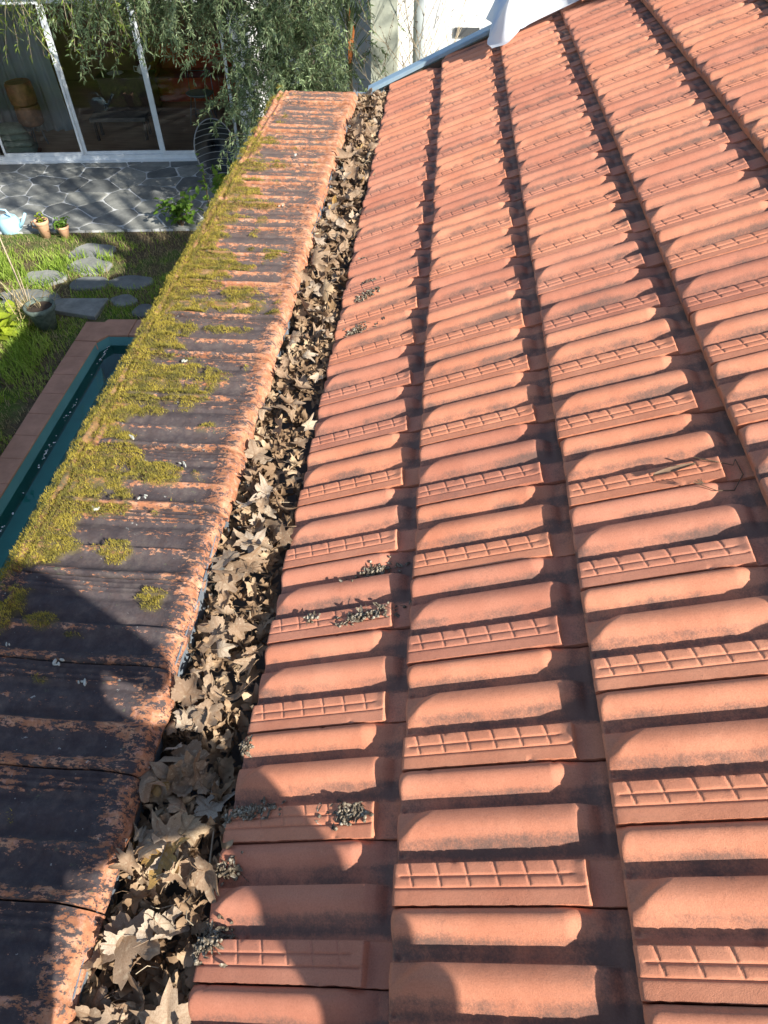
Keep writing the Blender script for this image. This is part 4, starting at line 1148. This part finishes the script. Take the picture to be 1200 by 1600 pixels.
# small black bag
bg_ = MB(); bg_.lathe([(.10, 0), (.14, .05), (.13, .14), (.06, .2), (.01, .21)], 14); o = bg_.build('bag', M['black'], None, True, loc=hw(3.50, .45)); tag(o, 'small black bag on the floor behind the right glass door', 'bag')

# string chair on the patio
ac = empty('string_chair', (-3.0, 9.95, ZG + .04), .35); ac.scale = (.84, .84, .84); tag(ac, 'rounded black chair with pale strings at the end of the patio', 'chair')
def shell(a, t):   # a 0..2pi round the rim, t 0 centre .. 1 rim
    rx, rz = .36, .46; x = rx * t * math.cos(a); zz = rz * t * math.sin(a)
    return Vector((x, .22 * (1 - t * t) + .30 * (zz + .1) * .9, .62 + zz))
mb = MB(); n = 28; rg_ = (.08, .4, .7, .97)
for t in rg_:
    for k in range(n): mb.v.append(tuple(shell(2 * math.pi * k / n, t) + Vector((0, .012, 0))))
for i in range(3):
    for k in range(n): mb.f.append((i * n + k, i * n + (k + 1) % n, (i + 1) * n + (k + 1) % n, (i + 1) * n + k))
mb.f.append(tuple(range(n)))
mb.build('seat_shell', M['black'], ac, True)
mb = MB(); mb.tube([shell(2 * math.pi * k / 36, 1.0) for k in range(37)], .012, 7); mb.build('rim', M['steel'], ac, True)
for k in range(9):
    z = -.85 + k * .21
    if abs(z) > .97: continue
    w = math.sqrt(1 - z * z); a0 = math.atan2(z, -w); pts = []
    for i in range(13):
        x = -w + 2 * w * i / 12; r = math.hypot(x, z); pts.append(shell(math.atan2(z, x), min(1, r)) - Vector((0, .008, 0)))
    mb = MB(); mb.tube(pts, .006, 5); mb.build('cord', simple('grey_cord', (.35, .37, .38), .7, .05, 9) if k == 0 else bpy.data.materials['grey_cord'], ac, True)
for (x, y) in ((-.24, -.05), (.24, -.05), (0, .34)): mb = MB(); mb.tube([(x * .6, y * .5 + .05, .32), (x, y, 0)], .010, 6); mb.build('leg', M['steel'], ac, True)

# ------------------------------------------------------------------ DROOPING WILLOW-LEAVED TREE OVER THE GLASS DOORS
def narrow_leaves(P, D, L_, Wd_):
    """P base points, D unit directions; one folded 4-face leaf each"""
    n = len(P); up = R.normal(size=(n, 3)); S = np.cross(D, up); S /= np.linalg.norm(S, axis=1)[:, None]; U_ = np.cross(S, D)
    L_ = L_[:, None]; Wd_ = Wd_[:, None]
    sag = np.zeros((n, 3)); sag[:, 2] = -.12
    V = np.stack([P, P + D * L_ * .45 + S * Wd_, P + (D + sag) * L_, P + D * L_ * .45 - S * Wd_, P + D * L_ * .5 - U_ * Wd_ * .5], 1).reshape(-1, 3)
    b = np.arange(n)[:, None] * 5
    F = np.concatenate([b + np.array([[0, 1, 4]]), b + np.array([[1, 2, 4]]), b + np.array([[2, 3, 4]]), b + np.array([[3, 0, 4]])])
    return V, F
tree = empty('willow_leaved_tree', (-1.3, 9.2, ZG)); tag(tree, 'drooping tree with narrow grey green leaves hanging over the glass doors', 'tree')
TO = np.array([-1.3, 9.2, ZG])
mb = MB()
mb.tube([(0, 0, 0), (.05, .05, 1.2), (-.1, -.1, 2.3), (-.3, -.2, 3.2)], [.11, .09, .075, .05], 9); mb.build('trunk', M['bark'], tree, True)
twp = []; lp = []; ld = []; mb = MB()
rgt = np.random.default_rng(5)
def strand(p0, dirv, length, nleaf, sag):
    pts = []; p_ = np.array(p0, float); d = np.array(dirv, float); d /= np.linalg.norm(d); k = 9
    for i in range(k):
        pts.append(p_.copy()); d = d + np.array([rgt.normal(0, .10), rgt.normal(0, .10), -sag]); d /= np.linalg.norm(d); p_ = p_ + d * length / k
    pts.append(p_); mb.tube([tuple(q - TO) for q in pts], list(np.linspace(.0045, .0014, len(pts))), 4, False)
    pts = np.array(pts)
    for i in range(nleaf):
        t = (rgt.random() ** .8) * (len(pts) - 1.01); a = int(t); q = pts[a] * (1 - t + a) + pts[a + 1] * (t - a); dd = pts[a + 1] - pts[a]; dd /= np.linalg.norm(dd)
        s = dd * .6 + rgt.normal(0, .55, 3); s /= np.linalg.norm(s); lp.append(q); ld.append(s)
limbs = []
for k in range(20):                      # limbs fanning out of the crown
    a = rgt.uniform(2.3, 4.2) if k < 12 else rgt.uniform(0, 6.28); ln = rgt.uniform(.8, 2.6) if k < 12 else rgt.uniform(.4, 1.1)
    s0 = np.array([-1.6, 9.0, rgt.uniform(-.9, .2)]); e = s0 + np.array([math.cos(a) * ln * 1.1, math.sin(a) * ln * .55, rgt.uniform(.1, .7)])
    mbl = MB(); mid = (s0 + e) / 2 + np.array([0, 0, .15]); mbl.tube([tuple(s0 - TO), tuple(mid - TO), tuple(e - TO)], [.035, .02, .009], 6); mbl.build('limb', M['bark'], tree, True); limbs.append((s0, mid, e))
for k in range(330):
    s0, mid, e = limbs[rgt.integers(0, 12)]; t = rgt.uniform(.3, 1); p0 = mid + (e - mid) * t + rgt.normal(0, .12, 3)
    strand(p0, (rgt.normal(-.2, .6), rgt.normal(-.1, .6), rgt.uniform(-.3, .6)), rgt.uniform(.5, 1.3), 42, .16)
for k in range(980):                     # dense right hand part, down to the coping
    c = np.array([rgt.normal(-1.55, .42), rgt.normal(8.9, .38), rgt.uniform(-1.9, .5)])
    strand(c, (rgt.normal(0, .8), rgt.normal(-.2, .8), rgt.uniform(-.5, .5)), rgt.uniform(.25, .7), 36, .13)
mb.build('twigs', M['greentwig'], tree)
lp = np.array(lp); ld = np.array(ld); n = len(lp)
V, F = narrow_leaves(lp - TO, ld, rgt.uniform(.045, .095, n), rgt.uniform(.0055, .0105, n))
tag(link('leaves', mesh('leaves', V, F, M['olive']), tree), kind='stuff')
# one limb of younger yellow green shoots at the upper left
lp = []; ld = []; mb = MB()
yt = empty('hanging_young_shoots', (-4.6, 8.3, 0.3)); tag(yt, 'light green young shoots hanging into view above the left doors', 'branches')
TO = np.array([-4.6, 8.3, 0.3])
for k in range(60):
    x = rgt.choice([-5.1, -4.6, -4.2, -3.9, -3.4], p=[.15, .15, .2, .2, .3]) + rgt.normal(0, .16)
    strand((x, 8.3 + rgt.normal(0, .25), rgt.uniform(.0, .35)), (rgt.normal(0, .4), rgt.normal(0, .3), -.7), rgt.uniform(.5, 1.15), 24, .12)
mb.build('twigs', M['paletwig'], yt)
mbl = MB(); mbl.tube([(3.0, .6, -.1), (1.4, .2, .12), (-.2, 0, .10), (-1.2, 0, .2)], [.03, .025, .016, .01], 6); mbl.build('limb', M['bark'], yt, True)
lp = np.array(lp); ld = np.array(ld); n = len(lp)
V, F = narrow_leaves(lp - TO, ld, rgt.uniform(.05, .095, n), rgt.uniform(.005, .009, n))
tag(link('leaves', mesh('leaves', V, F, M['oliveglow']), yt), kind='stuff')

# ------------------------------------------------------------------ WHITE WALL BEYOND THE ROOF
ww = empty('white_boundary_wall', (1.5, 9.9, ZG)); tag(ww, 'bright white wall of the neighbouring house beyond the roof edge', 'wall')
mb = MB(); mb.box(-1.95, 8, 0, .25, 0, 4.6); mb.build('wall', M['white'], ww)
mb = MB(); mb.box(-1.02, -.70, -.025, -.003, 2.05, 2.15); mb.build('vent', simple('grey_vent', (.07, .075, .08), .6, .1, 5), ww)
bt = empty('rough_pillar', (-.38, 9.2, ZG)); tag(bt, 'rough pale green plastered pillar standing before the white wall', 'pillar')
mb = MB(); V = []
for i, z in enumerate(np.linspace(0, 4.4, 23)):
    w_ = .19 - .015 * z; rr = random.Random(i)
    for (sx, sy) in ((-1, -1), (1, -1), (1, 1), (-1, 1)): V.append((sx * w_ + rr.uniform(-.015, .015), sy * .2 + rr.uniform(-.01, .01), z))
F = [(4 * i + k, 4 * i + (k + 1) % 4, 4 * i + 4 + (k + 1) % 4, 4 * i + 4 + k) for i in range(22) for k in range(4)] + [(88, 89, 90, 91)]
mb.add(V, F); mb.build('shaft', simple('pale_green_plaster', (.48, .50, .40), .95, .15, 6, bump=.9), bt)
sw = empty('side_wall', (-1.1, 10.9, ZG)); tag(sw, 'grey wall in shadow left of the pale pillar', 'wall')
mb = MB(); mb.box(-.55, .60, 0, .25, 0, 3.4); mb.build('panel', simple('grey_white_panel', (.50, .51, .54), .9, .05, 5), sw)
dp = empty('downpipe', (.02, 9.5, ZG)); tag(dp, 'grey vertical pipe in front of the white wall', 'pipe')
mb = MB(); mb.tube([(0, 0, 0), (0, 0, 4.4)], .068, 14); mb.build('pipe', simple('galvanised_pipe', (.26, .29, .29), .5, .08, 6, .5), dp, True)
for z in (1.0, 2.6, 3.8): mb = MB(); mb.tube([(0, 0, z), (0, 0, z + .035)], .062, 14); mb.build('bracket', M['steel'], dp, True)
def bare(loc, label, h, n, seed, spread=.35, mat='paletwig'):
    rg = random.Random(seed); root = empty('bare_shrub', loc); tag(root, label, 'shrub'); mb = MB(); bd = MB()
    def grow(p0, d, L_, r, depth):
        pts = [p0]; q = p0.copy(); dd = d.copy()
        for i in range(5):
            dd = (dd + Vector((rg.gauss(0, .12), rg.gauss(0, .12), .04))).normalized(); q = q + dd * L_ / 5; pts.append(q.copy())
        mb.tube(pts, [r * (1 - .12 * i) for i in range(6)], 5)
        if depth:
            for k in range(rg.randint(3, 5)):
                s = pts[rg.randint(1, 5)]; grow(s, (dd + Vector((rg.gauss(0, .6), rg.gauss(0, .6), rg.uniform(-.1, .5)))).normalized(), L_ * rg.uniform(.35, .6), r * .6, depth - 1)
        else:
            for s in pts[2:]:
                e = Vector((rg.gauss(0, .01), rg.gauss(0, .01), rg.gauss(0, .01))); bd.tube([s, s + e + dd * .02], .004, 4)
    for k in range(n):
        a = rg.uniform(0, 6.28); grow(Vector((.1 * math.cos(a), .1 * math.sin(a), 0)), Vector((spread * math.cos(a), spread * .5 * math.sin(a), 1)).normalized(), h * rg.uniform(.7, 1), .009, 2)
    mb.build('branches', M[mat], root); bd.build('buds', M['twig'], root)
bare((.45, 9.0, ZG), 'leafless shrub with thin twigs before the white wall', 2.9, 6, 3, .22)
bare((-.20, 9.0, ZG), 'small leafless shrub between the pillar and the pipe', 2.6, 3, 4, .10)
# strappy plant in the dark corner
sp = empty('strappy_plant', (-.85, 9.3, ZG)); tag(sp, 'tall strappy plant with one orange dry leaf in the dark corner', 'plant')
mb = MB(); rg = random.Random(6)
mb.tube([(0, 0, 0), (.02, 0, 1.3), (.0, .02, 2.5)], [.03, .025, .02], 6)
mb.build('stem', M['paletwig'], sp)
mb = MB()
for k in range(46):
    a = rg.uniform(0, 6.28); P = Vector((0, 0, rg.uniform(1.6, 2.5))); d = Vector((math.cos(a) * .5, math.sin(a) * .5, rg.uniform(.2, 1.4))).normalized(); L_ = rg.uniform(.5, 1.0); s_ = d.cross(Vector((0, 0, 1))).normalized() * .016
    mb.add([P - s_ * .5, P + s_ * .5, P + d * L_ * .5 + s_, P + d * L_ + Vector((0, 0, -.15)), P + d * L_ * .5 - s_], [(0, 1, 2, 4), (4, 2, 3)])
mb.build('leaves', M['olive'], sp)
mb = MB(); mb.add([(.0, -.1, 1.9), (.05, -.1, 1.9), (.10, -.14, 2.25), (.05, -.18, 2.5), (.02, -.14, 2.2)], [(0, 1, 2, 4), (4, 2, 3)]); mb.build('dry_leaf', simple('orange_leaf', (.50, .17, .05), .8, .2, 8), sp)

# ------------------------------------------------------------------ TALL TREE UPHILL OF THE ROOF (throws the dappled shade on the patio)
tt = empty('tall_tree', (5.6, -.6, ZG)); tag(tt, 'tall thin crowned tree beyond the roof ridge', 'tree')
TO = np.array([5.6, -.6, ZG]); S = np.array(SUN)
n = 8500
tx = R.uniform(-8.5, -1.2, n); ty = R.uniform(8.5, 12.8, n); tz = R.uniform(-3, -.2, n)
dd = fbm(tx * 1.7 + tz, ty * 1.7 - tz, 15, 3)
edgef = ss(8.45, 8.9, ty + .25 * (dd - .5))
kp = (R.random(n) < ss(.455, .53, dd) * edgef * .8 * (1 - ss(10.1, 10.5, ty))); tx, ty, tz = tx[kp], ty[kp], tz[kp]; n = len(tx)
t_ = R.uniform(13, 18, n); C = np.stack([tx, ty, tz], -1) + t_[:, None] * S[None]
D = R.normal(size=(n, 3)); D /= np.linalg.norm(D, axis=1)[:, None]
V, F = narrow_leaves(C - TO, D, R.uniform(.12, .30, n), R.uniform(.03, .075, n))
tag(link('leaves', mesh('leaves', V, F, M['dark_leaf']), tt), kind='stuff')
cc = C.mean(0)
mb = MB(); mb.tube([(0, 0, 0), (.05, .3, 4), tuple(cc - TO + np.array([0, 0, .5]))], [.22, .17, .06], 9); mb.build('trunk', M['bark'], tt, True)
for k in range(26):
    e = C[R.integers(0, n)] - TO; s0 = np.array([.05, .3, 4]) * .5 + (cc - TO) * .5 + R.normal(0, .15, 3)
    mb = MB(); mb.tube([tuple(s0), tuple((s0 + e) / 2 + np.array([0, 0, .2])), tuple(e)], [.05, .03, .01], 5); mb.build('branch', M['bark'], tt, True)

# ------------------------------------------------------------------ THE PERSON TAKING THE PICTURE (throws the shadow over gutter and eave)
def skin_chain(name, verts, edges, rad, mat, parent=None, loc=(0, 0, 0), sub=1, root=0):
    me = bpy.data.meshes.new(name); me.from_pydata(verts, edges, []); me.update(); me.materials.append(mat)
    o = bpy.data.objects.new(name, me); COL.objects.link(o); o.parent = parent; o.location = loc
    md = o.modifiers.new('skin', 'SKIN'); md.use_smooth_shade = True
    for i, r in enumerate(rad): me.skin_vertices[0].data[i].radius = (r, r)
    me.skin_vertices[0].data[root].use_root = True
    sb = o.modifiers.new('sub', 'SUBSURF'); sb.levels = sub; sb.render_levels = sub
    return o
pp = empty('person', (.45, -.98, .2)); tag(pp, 'person crouching across the gutter in grey shirt and jeans taking a picture', 'person')
def pj(x, y, z): return (x - .45, y + .98, z - .2)
jt = [pj(.74, -1.05, .93), pj(.84, -1.05, 1.06), pj(.95, -1.05, 1.20), pj(1.02, -1.04, 1.34), pj(1.00, -1.02, 1.45), pj(.98, -1.00, 1.54), pj(.96, -.98, 1.66),
      pj(1.15, -1.05, 1.37), pj(1.16, -1.00, 1.12), pj(.92, -.93, 1.14), pj(.76, -.90, 1.20),
      pj(.88, -1.04, 1.35), pj(.74, -1.00, 1.20), pj(.62, -.93, 1.28), pj(.50, -.90, 1.36),
      pj(.85, -1.04, .90), pj(1.07, -1.00, .86), pj(.96, -1.06, .62), pj(.86, -1.12, .44), pj(.88, -.98, .42),
      pj(.60, -1.05, .86), pj(.33, -1.02, .64), pj(.10, -1.06, .34), pj(-.04, -1.14, .06), pj(-.06, -.98, .05)]
je = [(0, 1), (1, 2), (2, 3), (3, 4), (4, 5), (5, 6), (3, 7), (7, 8), (8, 9), (9, 10), (3, 11), (11, 12), (12, 13), (13, 14), (0, 15), (15, 16), (16, 17), (17, 18), (18, 19), (0, 20), (20, 21), (21, 22), (22, 23), (23, 24)]
jr = [.14, .14, .145, .12, .055, .085, .075, .065, .05, .038, .028, .065, .05, .038, .028, .10, .085, .06, .045, .035, .13, .13, .12, .06, .04]
skin_chain('body', jt, je, jr, M['shirt'], pp, sub=2)

print('tiles', ntile, 'coping', ncop, 'leaves', nl)
